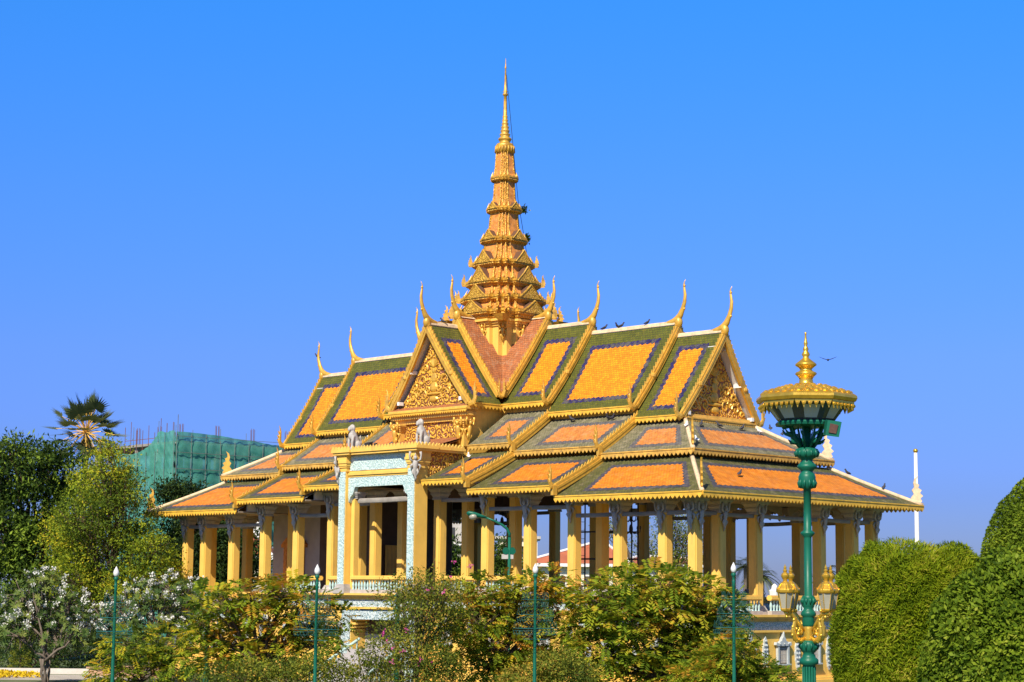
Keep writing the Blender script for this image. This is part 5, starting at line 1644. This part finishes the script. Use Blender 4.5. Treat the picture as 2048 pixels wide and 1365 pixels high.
# lantern arms: gilded scroll from the band up and outwards
A0 = math.atan2(RT.y, RT.x)
for k in range(4):
    a = A0 + R(29) + k*math.pi/2
    d = Vector((math.cos(a), math.sin(a), 0)); sd = Vector((-d.y, d.x, 0))
    arm = MB()
    P = lambda r, py: BX + d*(r*K) + Z*zpx(py)
    arm.tube([P(9, 1276), P(20, 1282), P(33, 1277), P(38, 1262), P(34, 1246), P(33, 1236), P(42, 1228), P(54, 1229), P(58, 1224)], [4*K, 6*K, 7*K, 6*K, 5*K, 4.5*K, 4*K, 3.5*K, 4*K], 8, 0, 0.6, sd)
    arm.tube([P(22, 1270), P(26, 1262), P(20, 1258), P(16, 1264), P(20, 1270)], [4*K, 4*K, 3.5*K, 3*K, 2*K], 6, 0, 0.6, sd)
    arm.tube([P(12, 1262), P(22, 1250), P(30, 1240), P(36, 1234)], [3*K, 5*K, 4*K, 2*K], 6, 0, 0.6, sd)
    for r_, py_ in ((30, 1283), (40, 1270), (39, 1254), (36, 1240), (48, 1224), (40, 1222), (54, 1234), (26, 1268), (30, 1258)):
        arm.ball(tuple(P(r_, py_)), 3.6*K, 6, 5)
    am = arm.build('lantern_arm', M['leafgold'], BL, smooth=True)
    lp = BX + d*(57*K)
    ln = MB()
    ln.lathe([(zpx(1223)-0.02, 2.5*K), (zpx(1222), 9.5*K), (zpx(1219), 10.5*K), (zpx(1217), 9*K)], 6, c=lp, ph=a)
    ln.lathe(prof([(1187, 15), (1185, 18), (1181, 18.5), (1178, 17.5), (1177, 15), (1171, 11), (1168, 9.5), (1165, 7), (1163, 4), (1160, 4.5), (1158, 6), (1154, 8), (1151, 8.3), (1148, 6.5), (1145, 3), (1143, 4.3), (1141, 4.3), (1139, 2.2), (1137, 3.0), (1135, 3.0), (1133, 1.2), (1130, 1.0)]), 12, c=lp)
    for q in range(6):
        aa = a + q*math.pi/3
        u = Vector((math.cos(aa), math.sin(aa), 0))
        ln.tube([lp+u*9.8*K+Z*zpx(1219), lp+u*16*K+Z*zpx(1186)], 0.9*K, 5)
        ln.tube([lp+u*17*K+Z*zpx(1180), lp+u*19*K+Z*zpx(1176)], [1.6*K, 0.3*K], 4)
        ln.tube([lp+u*17*K+Z*zpx(1178), lp+u*10*K+Z*zpx(1168)], 1.0*K, 4)
    lo = ln.build('lantern', M['leafgold'], BL)
    g = MB(); g.lathe(prof([(1218, 9.2), (1187, 15.2)]), 6, c=lp, ph=a); g.build('glass', M['lampglass'], lo)
# head: leaf brackets, ring, glass drum, canopy, finial
for k in range(8):
    a = A0 + R(22.5) + k*math.pi/4
    d = Vector((math.cos(a), math.sin(a), 0)); sd = Vector((-d.y, d.x, 0))
    br = MB()
    P = lambda r, py: BX + d*(r*K) + Z*zpx(py)
    br.tube([P(12, 893), P(20, 880), P(28, 872), P(30, 860), P(34, 850), P(42, 845), P(46, 838)], [4.5*K, 6.5*K, 5*K, 3.5*K, 3*K, 2.6*K, 2*K], 6, 0, 0.5, sd)
    br.tube([P(26, 872), P(36, 866), P(44, 864), P(50, 856)], [3*K, 4*K, 3*K, 1*K], 6, 0, 0.5, sd)
    br.tube([P(36, 850), P(48, 853), P(52, 845), P(50, 838)], [2*K, 2.6*K, 2.2*K, 2*K], 6, 0, 0.5, sd)
    br.tube([P(22, 884), P(32, 882), P(38, 876)], [3*K, 3.5*K, 0.8*K], 6, 0, 0.5, sd)
    br.build('leaf_bracket', M['lampgreen'], BL, smooth=True)
PH = A0 + R(22.5)
b = MB(); b.lathe(prof([(851, 48), (849, 63), (844, 65), (841, 63), (840, 48)]), 8, c=BX, ph=PH); b.build('ring', M['lampgreen'], BL)
b = MB(); b.lathe(prof([(840, 58), (803, 86)]), 8, c=BX, ph=PH); dr = b.build('glass_drum', M['glassd'], BL)
for k in range(8):
    a0, a1 = PH+k*math.pi/4, PH+(k+1)*math.pi/4
    b = MB()
    def Q(r, py, t):
        p0 = Vector((math.cos(a0), math.sin(a0), 0)); p1 = Vector((math.cos(a1), math.sin(a1), 0))
        return BX + p0.lerp(p1, t)*(r*K) + Z*zpx(py)
    b.add([Q(61.5, 836, 0.24), Q(61.5, 836, 0.76), Q(80.5, 811, 0.78), Q(80.5, 811, 0.22)], [(0, 1, 2, 3)])
    b.build('pane', M['palepanel'], dr)
b = MB()
b.lathe(prof([(803, 90), (801, 102), (795, 105), (790, 104), (787, 100), (783, 92), (777, 74), (770, 48), (764, 17), (761, 16)]), 8, c=BX, ph=PH)
for k in range(8):   # embossed leaves over the canopy facets
    a0 = PH+k*math.pi/4
    for (r_, py_, n_) in ((91, 782, 4), (77, 777.5, 3), (61, 773, 3), (44, 768, 2)):
        for j in range(n_):
            t = (j+0.5)/n_
            p0 = Vector((math.cos(a0), math.sin(a0), 0)).lerp(Vector((math.cos(a0+math.pi/4), math.sin(a0+math.pi/4), 0)), t)
            b.ball(tuple(BX+p0*(r_*K)+Z*zpx(py_+0.5)), (0.055, 0.055, 0.035), 7, 5)
cn = b.build('canopy', M['leafgold'], BL)
b = MB()
for k in range(8):
    a0, a1 = PH+k*math.pi/4, PH+(k+1)*math.pi/4
    p0 = BX+Vector((math.cos(a0), math.sin(a0), 0))*(97*K)+Z*zpx(802); p1 = BX+Vector((math.cos(a1), math.sin(a1), 0))*(97*K)+Z*zpx(802)
    L = (p1-p0).length; d = (p1-p0).normalized(); n = Vector((d.y, -d.x, 0)); poly = [(0, 0)]
    for j in range(6):
        s = L/6; x = j*s
        poly += [(x+0.08*s, -0.03), (x+0.25*s, -0.075), (x+0.5*s, -0.145), (x+0.75*s, -0.075), (x+0.92*s, -0.03)]
    poly += [(L, 0)]
    b.slab(poly, p0, d, Z, n, 0.02)
    for j in range(6):
        q = p0+d*(L*(j+0.5)/6)-Z*0.07
        b.ball(tuple(q+n*0.012), 0.032, 6, 4)
b.build('pendant_fringe', M['leafgold'], cn)
b = MB(); b.lathe(prof([(764, 17), (760, 15), (753, 13.5), (748, 16), (742, 22.5), (739, 21), (736, 14), (733, 12), (729, 15), (724, 22), (721, 21.5), (716, 15), (712, 10), (709, 6.5), (706, 6), (702, 8.7), (698, 7), (695, 4.5), (691, 6.2), (688, 5), (684, 3), (679, 4.6), (676, 3.6), (670, 2.6), (661, 1.8), (659, 2.4), (656, 2.2), (655, 0.6)]), 14, c=BX)
b.build('finial', M['leafgold'], cn, smooth=True)
b = MB()   # floodlight fixed under the ring on the right
p = at(1663, 856, LD-0.3)
b.loft([[p+RT*x+Z*z+FW*y for x, z in ((-0.12, -0.12), (0.10, -0.15), (0.15, 0.10), (-0.08, 0.13))] for y in (-0.12, 0.14)], 0)
fl = b.build('floodlight', M['lampgreen'], BL)
b = MB(); b.loft([[p+RT*x+Z*z+FW*y for x, z in ((-0.07, -0.07), (0.05, -0.09), (0.09, 0.05), (-0.04, 0.08))] for y in (-0.14, -0.121)], 0)
b.build('lens', M['floodlens'], fl)

# ---- flagpole
c = at(1831, 900, 152); foot = Vector((c.x, c.y, G))
T = thing('flagpole', 'white flagpole with a gold ball behind the right roof corner', 'flagpole', foot)
b = MB(); b.lathe([(0, 0.24), (c.z-G-0.25, 0.13)], 12, c=foot); b.build('pole', M['white'], T, smooth=True)
b = MB(); b.ball((c.x, c.y, c.z-0.08), (0.2, 0.2, 0.17), 10, 7); b.build('ball', M['leafgold'], T, smooth=True)

# ================================================================== LIONS, LIGHTS, BIRDS
def lion_mesh():
    mb = MB()   # seated guardian lion, facing -y, 1.55 m tall
    T_ = lambda pts, r, fl=1.0, n=10: mb.tube(pts, r, n, 0, fl)
    T_([(0, 0.42, 0.10), (0, 0.40, 0.30), (0, 0.22, 0.62), (0, 0.02, 0.92), (0, -0.08, 1.12), (0, -0.12, 1.28)], [0.24, 0.29, 0.27, 0.27, 0.22, 0.16])
    mb.ball((0, -0.14, 0.88), (0.23, 0.20, 0.26), 12, 8)
    mb.ball((0, -0.16, 1.34), (0.20, 0.20, 0.20), 12, 9)
    mb.ball((0, -0.05, 1.36), (0.25, 0.17, 0.25), 12, 8)      # mane
    mb.ball((0, -0.33, 1.28), (0.135, 0.12, 0.10), 10, 7)     # muzzle
    mb.ball((0, -0.34, 1.19), (0.10, 0.10, 0.04), 8, 5)       # jaw
    mb.ball((0, -0.43, 1.33), (0.05, 0.04, 0.04), 7, 5)
    mb.tube([(0, -0.08, 1.5), (0, -0.02, 1.62)], [0.16, 0.03], 8)
    for s in (-1, 1):
        mb.ball((s*0.09, -0.32, 1.41), 0.045, 7, 5)
        mb.ball((s*0.20, -0.10, 1.46), (0.05, 0.04, 0.08), 7, 5)
        T_([(s*0.17, -0.10, 0.86), (s*0.19, -0.20, 0.5), (s*0.18, -0.20, 0.2), (s*0.18, -0.24, 0.06)], [0.13, 0.095, 0.085, 0.10])
        mb.ball((s*0.18, -0.30, 0.06), (0.10, 0.14, 0.07), 9, 6)
        mb.ball((s*0.26, 0.30, 0.30), (0.15, 0.28, 0.27), 10, 8)
        T_([(s*0.30, 0.30, 0.12), (s*0.28, 0.0, 0.07)], [0.11, 0.09])
        mb.ball((s*0.28, -0.05, 0.06), (0.10, 0.13, 0.07), 9, 6)
    T_([(0, 0.62, 0.15), (0, 0.76, 0.3), (0, 0.74, 0.62), (0, 0.64, 0.82), (0, 0.7, 0.98)], [0.06, 0.06, 0.055, 0.07, 0.02], n=7)
    me = mb.mesh('body', M['stone'], smooth=True)
    return me
LM = lion_mesh()
for sx, lab in ((-1, 'grey stone seated lion on the left corner of the portico cornice'), (1, 'grey stone seated lion on the right corner of the portico cornice')):
    T = thing('lion_statue', lab, 'statue', (sx*3.15, -9.85, 12.145), 'stone lions on the portico', world=False)
    b = MB(); b.cbox(0, 0.15, 0, 0.10, 0.85, 1.35)
    o = b.build('plinth', M['stone'], T)
    o = inst(LM, 'body', T, (0, 0, 0.10))
    md = o.modifiers.new('fuse', 'REMESH'); md.mode = 'VOXEL'; md.voxel_size = 0.035; md.use_smooth_shade = True
    T.scale = (0.9, 0.9, 0.98)
for (px, py, lab) in ((751, 902, 'black floodlight standing on the portico cornice between the lions'), (770, 903, 'small dark lamp fitting on the portico cornice beside the right lion')):
    big = px == 751
    x = -0.95 if big else -0.3
    T = thing('floodlight', lab, 'floodlight', (x, -10.45, 12.14))
    s = 1.0 if big else 0.45
    b = MB(); b.loft([[(x+u*s, -10.45+y*s, 12.42+v*s+y*0.25*s) for u, v in ((-0.2, -0.15), (0.2, -0.15), (0.24, 0.15), (-0.24, 0.15))] for y in (-0.14, 0.14)], 0); bo = b.build('housing', M['iron'], T)
    b = MB(); b.tube([(x-0.24*s, -10.45, 12.45), (x-0.2*s, -10.45, 12.14), (x+0.2*s, -10.45, 12.14), (x+0.24*s, -10.45, 12.45)], 0.025, 5); b.build('bracket', M['iron'], T)

M['feather_d'] = paint('dark_feather', (0.06, 0.06, 0.075), 0.7, 0.3)
M['feather_w'] = paint('white_feather', (0.75, 0.74, 0.72), 0.7, 0.05)
def bird_mesh(mat):
    mb = MB()
    mb.tube([(0, -0.24, 0.06), (0, -0.12, 0.10), (0, 0.0, 0.15), (0, 0.10, 0.22), (0, 0.13, 0.29), (0, 0.16, 0.33)], [0.02, 0.055, 0.085, 0.07, 0.045, 0.045], 8, 0)
    mb.ball((0, 0.17, 0.34), 0.055, 8, 6)
    mb.tube([(0, 0.21, 0.34), (0, 0.27, 0.33)], [0.016, 0.004], 5)
    for s in (-1, 1):
        mb.tube([(s*0.07, 0.05, 0.18), (s*0.09, -0.08, 0.14), (s*0.03, -0.26, 0.07)], [0.05, 0.05, 0.01], 6, 0, 0.5)
        mb.tube([(s*0.03, 0.0, 0.08), (s*0.035, 0.02, 0.0)], [0.012, 0.010], 4)
    return mb.mesh('pigeon', mat, smooth=True)
BD, BW = bird_mesh(M['feather_d']), bird_mesh(M['feather_w'])
def bird(p, white, lab):
    o = bpy.data.objects.new('pigeon', BW if white else BD); COL.objects.link(o)
    o.location = p; o.rotation_euler = (0, 0, random.uniform(0, 6.28)); o.scale = (0.95,)*3
    tag(o, lab, 'bird', 'pigeons on the pavilion')
RU1 = lambda x, t: Vector((x, -6.42+3.3*t, 11.46+1.98*t))   # on the upper end skirt, front
RE = lambda y, t, up: Vector((21.3-3.3*t, y, 11.46+1.98*t)) if up else Vector((24.98-3.95*t, y, 8.9+2.15*t))
bird(Vector((8.9, 0, 19.67)), False, 'dark pigeon on the long right ridge nearest the second finial')
bird(Vector((10.0, 0, 19.67)), False, 'dark pigeon on the long right ridge, second from its left end')
bird(Vector((10.3, 0, 19.67)), False, 'dark pigeon close beside another on the long right ridge')
bird(Vector((12.4, 0, 19.67)), False, 'lone dark pigeon near the right end of the long ridge')
bird(Vector((0, -5.3, 20.36)), False, 'dark pigeon on the front gable ridge right of its finial')
bird(Vector((-18.98, 0, 20.12)), False, 'dark pigeon perched on the leftmost roof finial')
bird(RE(-4.2, 0.70, True), True, 'white pigeon high on the upper right end roof')
bird(RE(-5.2, 0.22, True), True, 'white pigeon low on the upper right end roof by the corner')
bird(RE(2.6, 0.74, True), True, 'white pigeon at the top edge of the upper end roof')
for i, (y, t) in enumerate(((-2.5, 0.8), (-0.8, 0.82), (1.2, 0.8))):
    bird(RE(y, t, True), False, ['dark pigeon below the left part of the end pediment', 'dark pigeon below the middle of the end pediment', 'dark pigeon below the right part of the end pediment'][i])
for i, t in enumerate((0.2, 0.36, 0.6)):
    bird(Vector((18.05+3.2*t, 3.2+3.2*t, 13.6-1.98*t)), False, ['dark pigeon highest on the upper right hip ridge', 'dark pigeon midway on the upper right hip ridge', 'dark pigeon lowest on the upper right hip ridge'][i])
bird(Vector((21.9, 7.02, 10.62)), False, 'dark pigeon high on the lower right hip ridge')
bird(Vector((23.4, 8.52, 9.80)), False, 'dark pigeon low on the lower right hip ridge')
bird(RE(-4.5, 0.5, False), False, 'dark pigeon on the orange lower end roof')
for i, (x, y, z) in enumerate(((9.6, -3.6, 13.75), (12.6, -3.7, 13.65), (13.0, -3.72, 13.62))):
    bird(Vector((x, y, z)), False, ['dark pigeon under the eave of the long right roof, leftmost', 'dark pigeon under the eave of the long right roof, middle', 'dark pigeon under the eave of the long right roof, rightmost'][i])
bird(Vector((-8.0, -4.4, 13.35)), True, 'white pigeon under the long left roof beside the left lion')
bird(Vector((2.9, -9.2, 12.25)), False, 'dark pigeon on the pink tiles beside the right lion')
bird(Vector((4.6, -7.3, 11.55)), True, 'pale pigeon on the lower roof right of the portico wall')
# flying bird beside the big lamp
mb = MB(); mb.tube([(0, -0.2, 0), (0, 0, 0.02), (0, 0.2, 0.02)], [0.02, 0.06, 0.02], 6)
for s in (-1, 1): mb.tube([(0, 0.03, 0.02), (s*0.2, 0.05, 0.08), (s*0.42, -0.05, 0.16)], [0.05, 0.045, 0.01], 6, 0, 0.3, (0, 0, 1))
o = mb.build('flying_bird', M['feather_d']); o.location = at(1656, 721, 90); o.rotation_euler = (0, 0, 0.6)
tag(o, 'small dark bird flying in the sky right of the lamp finial', 'bird')

# tufts of weeds rooted on the spire
for (px, py, lab) in ((1046, 420, 'green weed tuft growing on the upper right of the spire'), (1052, 478, 'green weed tuft growing on the spire one storey lower')):
    k = 129.2/FPX
    c = Vector((0, 0, 0)) + at(px, py, 128.6)
    T = thing('weed_tuft', lab, 'plant', c)
    n = 160; P = np.array(c)+rng.normal(size=(n, 3))*np.array([0.12, 0.12, 0.12]); A = rand_dirs(n)
    leaf_obj('foliage', P, A, perp(A), 0.2, 0.1, rng.random(n), LF['cassia_g'], T)
    w = MB(); w.tube([c-RT*0.35-Z*0.1, c], [0.03, 0.015], 5); w.build('stem', M['bark'], T)
# lightning wire down the spire
mb = MB(); mb.tube([at(1013, 150, 128.9), at(1036, 400, 128.6), at(1062, 560, 127.8), at(1080, 600, 127.0), at(1092, 640, 126.4)], 0.018, 4)
tag(mb.build('earthing_wire', M['iron']), 'thin wire running down the right side of the spire', 'wire')

# ================================================================== INTERIOR FITTINGS
def chandelier(lab, x, y, z):
    T = thing('chandelier', lab, 'chandelier', (x, y, z), 'chandeliers inside the hall')
    b = MB(); b.tube([(x, y, z), (x, y, z+3.2)], 0.02, 5); b.ball((x, y, z+0.3), (0.12, 0.12, 0.3), 8, 6); b.ball((x, y, z+1.0), (0.09, 0.09, 0.2), 8, 6)
    b.build('rod', M['iron'], T)
    for zz, r, n in ((0.15, 0.55, 8), (0.85, 0.38, 6)):
        for k in range(n):
            a = 2*math.pi*k/n; d = Vector((math.cos(a), math.sin(a), 0))
            c = Vector((x, y, z+zz))
            arm = MB(); arm.tube([c+Z*0.1, c+d*r*0.5-Z*0.12, c+d*r*0.95, c+d*r+Z*0.18], 0.025, 5); arm.tube([c+d*r+Z*0.18, c+d*r+Z*0.34], [0.05, 0.03], 6)
            arm.build('arm', M['iron'], T)
p = at(1004, 1052, 129)
chandelier('dark iron chandelier between the columns above the street lamp', p.x, p.y, p.z)
p = at(1262, 1040, 112); chandelier('dark iron chandelier above the scaffold in the right bays', p.x, p.y, 7.0)
sc_ = at(1215, 1190, 114)
T = thing('scaffold', 'dark steel scaffold tower standing inside the right hall', 'scaffold', (sc_.x, sc_.y, FLOOR_C))
for (dx, dy) in ((-1.6, -0.8), (-1.1, -0.8), (1.2, -0.8), (1.7, -0.8), (-1.6, 0.8), (-1.1, 0.8), (1.2, 0.8), (1.7, 0.8)):
    b = MB(); b.tube([(sc_.x+dx, sc_.y+dy, FLOOR_E), (sc_.x+dx, sc_.y+dy, 9.0)], 0.045, 6); b.build('post', M['iron'], T)
for zz in (4.0, 5.6, 7.2):
    for dy in (-0.8, 0.8):
        b = MB(); b.tube([(sc_.x-1.6, sc_.y+dy, zz), (sc_.x+1.7, sc_.y+dy, zz)], 0.05, 6); b.build('rail', M['iron'], T)
for s0, s1 in ((-1.6, -1.1), (1.2, 1.7)):
    for i in range(9):
        b = MB(); b.tube([(sc_.x+s0, sc_.y-0.8, 3.8+i*0.5), (sc_.x+s1, sc_.y-0.8, 3.8+i*0.5)], 0.02, 4); b.build('rung', M['iron'], T)

# ================================================================== BACKGROUND BUILDINGS
M['redtile'] = paint('red_roof_tile', (0.40, 0.12, 0.06), 0.8, 0.15, nscale=0.5)
M['creamwall'] = paint('cream_wall', (0.72, 0.66, 0.50), 0.8, 0.06)
def hip_house(lab, px0, px1, eave_py, ridge_py, base_z, D, rz=0.0, ridge=(0.3, 0.7), depth=9.0, nwin=4):
    a, c = at(px0, eave_py, D), at(px1, eave_py, D)
    ze = a.z; zr = at((px0+px1)/2, ridge_py, D).z
    d = Vector((c.x-a.x, c.y-a.y, 0)); L = d.length; d.normalize(); n = Vector((-d.y, d.x, 0))
    o = Vector((a.x, a.y, 0))
    T = thing('house', lab, 'house', (o.x+d.x*L/2, o.y+d.y*L/2, G))
    P = lambda u, w, z: o + d*u + n*w + Z*z
    b = MB(); b.loft([[P(0.8, 0.8, z), P(L-0.8, 0.8, z), P(L-0.8, depth-0.8, z), P(0.8, depth-0.8, z)] for z in (G, ze-0.05)]); wl = b.build('wall', M['creamwall'], T)
    b = MB()
    e = [P(0, 0, ze), P(L, 0, ze), P(L, depth, ze), P(0, depth, ze)]; r = [P(L*ridge[0], depth/2, zr), P(L*ridge[1], depth/2, zr)]
    b.add(e+r, [(0, 1, 5, 4), (1, 2, 5), (2, 3, 4, 5), (3, 0, 4), (0, 3, 2, 1)]); rf = b.build('roof', M['redtile'], T)
    b = MB()
    for p, q in ((e[0], r[0]), (e[1], r[1]), (e[3], r[0]), (e[2], r[1]), (r[0], r[1])): b.tube([p+Z*0.05, q+Z*0.1], 0.14, 6)
    b.build('ridge_cap', M['white'], rf)
    b = MB(); b.loft([[P(-0.05, -0.05, z), P(L+0.05, -0.05, z), P(L+0.05, depth+.05, z), P(-.05, depth+.05, z)] for z in (ze-0.35, ze-0.02)]); b.build('eave_board', M['white'], T)
    for k in range(nwin):
        u = L*(k+0.5)/nwin
        b = MB(); b.slab([(-0.5, -0.7), (0.5, -0.7), (0.5, 0.7), (-0.5, 0.7)], P(u, 0.78, ze-1.9), d, Z, -n, 0.1, 0); w = b.build('window', M['white'], T)
        b = MB(); b.slab([(-0.38, -0.58), (0.38, -0.58), (0.38, 0.58), (-0.38, 0.58)], P(u, 0.72, ze-1.9), d, Z, -n, 0.06, 0); b.build('pane', M['glassd'], w)
hip_house('cream house with a red hipped roof and white ridges seen through the columns', 1040, 1262, 1126, 1082, 0, 200, ridge=(0.72, 0.78), depth=10)
hip_house('second red roofed house partly hidden at the right columns', 1225, 1420, 1128, 1113, 0, 215, ridge=(0.3, 0.7))
hip_house('red tiled house seen behind the left columns', 478, 545, 1112, 1066, 0, 185, ridge=(0.0, 0.3), depth=8, nwin=2)
def block(lab, px0, px1, top, D, mat, h_win=True):
    a, c = at(px0, top, D), at(px1, top, D)
    d = Vector((c.x-a.x, c.y-a.y, 0)); L = d.length; d.normalize(); n = Vector((-d.y, d.x, 0)); o = Vector((a.x, a.y, 0))
    P = lambda u, w, z: o + d*u + n*w + Z*z
    T = thing('apartment_block', lab, 'building', (o.x, o.y, G))
    b = MB(); b.loft([[P(0, 0, z), P(L, 0, z), P(L, 8, z), P(0, 8, z)] for z in (G, a.z)]); b.build('wall', mat, T)
    b = MB(); b.loft([[P(-0.4, -0.4, z), P(L+.4, -0.4, z), P(L+.4, 8.4, z), P(-.4, 8.4, z)] for z in (a.z, a.z+0.35)]); b.build('roof', M['stone'], T)
    for k in range(int(L/2)):
        for q in range(2):
            b = MB(); b.slab([(0.5, 0), (1.5, 0), (1.5, 1.3), (0.5, 1.3)], P(2*k, -0.04, a.z-2.2-3.0*q), d, Z, -n, 0.1); b.build('window', M['glassd'], T)
    for q in range(2):
        b = MB(); b.loft([[P(-0.1, -0.7, z), P(L+.1, -0.7, z), P(L+.1, 0.1, z), P(-.1, 0.1, z)] for z in (a.z-3.1-3*q, a.z-2.8-3*q)]); b.build('balcony', M['white'], T)
    return T
block('pale apartment block with balconies seen between the middle columns', 885, 938, 1040, 230, M['stone'])
block('beige flat roofed building glimpsed behind the street lamp', 995, 1075, 1078, 240, M['creamwall'])
block('white building glimpsed under the left eave', 425, 520, 1030, 230, M['white'])

# ---- building under construction wrapped in green netting
m, nt, b = newmat('green_netting')
n1 = noise(nt, objco(nt), 0.8, 8, 0.7)
c = ramp(nt, n1, [(0.3, (0.04, 0.27, 0.20)), (0.7, (0.14, 0.46, 0.36))])
nt.links.new(c, b.inputs['Base Color']); b.inputs['Roughness'].default_value = 0.8
tr = nd(nt, 'ShaderNodeBsdfTranslucent'); nt.links.new(c, tr.inputs['Color'])
tp_ = nd(nt, 'ShaderNodeBsdfTransparent')
x1 = nd(nt, 'ShaderNodeMixShader'); x1.inputs[0].default_value = 0.35
nt.links.new(b.outputs[0], x1.inputs[1]); nt.links.new(tr.outputs[0], x1.inputs[2])
x2 = nd(nt, 'ShaderNodeMixShader'); x2.inputs[0].default_value = 0.10
nt.links.new(x1.outputs[0], x2.inputs[1]); nt.links.new(tp_.outputs[0], x2.inputs[2])
nt.links.new(x2.outputs[0], nt.nodes['Material Output'].inputs['Surface'])
M['net'] = m
M['concrete'] = paint('raw_concrete', (0.30, 0.27, 0.24), 0.9, 0.15)
M['rust'] = paint('rusty_rebar', (0.20, 0.08, 0.06), 0.8, 0.2)
CP = at(352, 862, 225)
ang = R(-4)
ux = Vector((math.cos(ang), math.sin(ang), 0)); uy = Vector((-math.sin(ang), math.cos(ang), 0))
CO = Vector((CP.x, CP.y, 0)); ztop = CP.z
NB_ = thing('netted_building', 'unfinished concrete building wrapped in green scaffold netting behind the left roof', 'building', (CO.x, CO.y, G))
Pn = lambda u, w, z: CO - ux*u + uy*w + Z*z
b = MB()
for k in range(7):
    z = ztop-1.0-3.2*k
    b.loft([[Pn(1.2, 1.2, q), Pn(24, 1.2, q), Pn(24, 34, q), Pn(1.2, 34, q)] for q in (z-0.3, z)])
b.build('floor_slab', M['concrete'], NB_)
for i in range(5):
    for j in range(7):
        b = MB(); p = Pn(1.8+5.0*i, 1.8+5.0*j, 0); b.cbox(p.x, p.y, G, ztop-0.9, 0.5); b.build('column', M['concrete'], NB_)
        if (i, j) in ((0, 0), (0, 1), (0, 2), (0, 3), (0, 4), (1, 0), (2, 0)):
            b = MB()
            for q in range(6):
                a = 2*math.pi*q/6; b.tube([(p.x+0.25*math.cos(a), p.y+0.25*math.sin(a), ztop-1.0), (p.x+0.25*math.cos(a), p.y+0.25*math.sin(a), ztop+0.9+0.25*random.random())], 0.022, 4)
            b.build('rebar', M['rust'], NB_)
def net(name, pa, pb, ztop_f, nu, seam):
    pa, pb = Vector(pa), Vector(pb); L = (pb-pa).length; d = (pb-pa).normalized(); n = Vector((d.y, -d.x, 0))
    b = MB(); nv = 64; vs = []
    for j in range(nv+1):
        for i in range(nu+1):
            u = L*i/nu; zt = ztop_f(i/nu); z = G + (zt-G)*j/nv
            w = abs(math.sin(math.pi*u/seam))**0.6*0.09 + 0.09*abs(math.sin(math.pi*(z-G)/1.9))**0.7 + 0.05*math.sin(u*2.3+z*1.7)*math.sin(z*3.1-u*1.1) + 0.05*math.sin(u*6.1+z*5.0)
            vs.append(pa + d*u + n*w + Z*(z + 0.03*math.sin(u*1.3)))
    b.add(vs, [(j*(nu+1)+i, j*(nu+1)+i+1, (j+1)*(nu+1)+i+1, (j+1)*(nu+1)+i) for j in range(nv) for i in range(nu)])
    b.build(name, M['net'], NB_, smooth=True, fix=False)
net('netting', Pn(15, 0, 0), Pn(4.0, 0, 0), lambda t: ztop-1.5-1.0*math.sin(math.pi*t)**0.8+1.2*t**3+0.8*(1-t)**4, 60, 2.2)
net('netting', Pn(4.0, 0, 0), Pn(0, 0, 0), lambda t: ztop+0.1*math.sin(9*t), 30, 2.0)
net('netting', Pn(0, 0, 0), Pn(0, 34, 0), lambda t: ztop-0.1-0.75*min(1, max(0, (t-0.1)/0.3))-0.08*math.sin(20*t)*t, 220, 2.0)
b = MB()
for k in range(18):
    w = 34*k/17; b.tube([Pn(-0.26, w, G), Pn(-0.26, w, ztop-(0.2 if k < 3 else 0.9))], 0.04, 4)
for k in range(7):
    b.tube([Pn(2.1*k, -0.24, G), Pn(2.1*k, -0.24, ztop-(0.1 if k < 2 else 2.2))], 0.03, 4)
for k in range(9):
    z = ztop-1.9*k-0.6; b.tube([Pn(-0.33, 0, z), Pn(-0.33, 34, z)], 0.035, 4)
for k in range(9):
    w = random.uniform(0, 34) if k > 3 else 0.5; u = random.uniform(0.5, 16)
    b.tube([Pn(u, w, ztop-1.2), Pn(u, w, ztop+random.uniform(0.6, 1.6))], 0.03, 4)
b.tube([Pn(0.6, 0.6, ztop-1), Pn(0.6, 0.6, ztop+2.0)], 0.04, 4)
b.build('scaffold_pole', M['steel'], NB_)
b = MB()
for k in range(9):
    b.tube([Pn(12-k*1.4, 0.1, ztop-3), Pn(12-k*1.4, 0.1, ztop+random.uniform(-0.2, 1.8))], 0.035, 4)
b.tube([Pn(12, 0.1, ztop-0.6), Pn(3, 0.1, ztop-0.6)], 0.04, 4)
b.build('scaffold_pole', M['rust'], NB_)

# white lamps far right behind the terrace
for (px, py, lab) in ((1549, 1168, 'white ornate lamp head left of the gold lanterns'),):
    c = at(px, py, 140); T = thing('white_lamp', lab, 'lamp post', (c.x, c.y, G))
    b = MB(); b.lathe([(0, 0.2), (c.z-G-1.6, 0.1), (c.z-G-1.2, 0.35), (c.z-G-0.5, 0.42), (c.z-G-0.4, 0.25), (c.z-G-0.15, 0.2), (c.z-G, 0.03)], 10, c=(c.x, c.y, G)); b.build('pole', M['white'], T)
hb = tree('hedge_row', 'low green hedge far behind the right end of the terrace', 'hedge', foot_at(1600, 190), px_clumps([(1480+30*i, 1215, 26, 14) for i in range(10)], 190), 'dark', n=500, per=10, lsize=(0.3, 0.15), spread=0.4, trunk=0.08, tint=(0.3, 0.9))
# low far-off belt of trees along the horizon
n = 9000
tx = rng.uniform(-1600, 4200, n); td = rng.uniform(300, 330, n)
P = np.array([tuple(at(a, 1190, b_)) for a, b_ in zip(tx, td)])
P[:, 2] = G + rng.random(n)**0.8*(4.6 + 1.2*np.sin(tx*0.011) + 0.8*np.sin(tx*0.037+1))
A = rand_dirs(n)
tag(leaf_obj('distant_trees', P, A, perp(A), 1.3, 1.0, 0.2+0.6*rng.random(n), LF['dark'], None), kind='stuff')
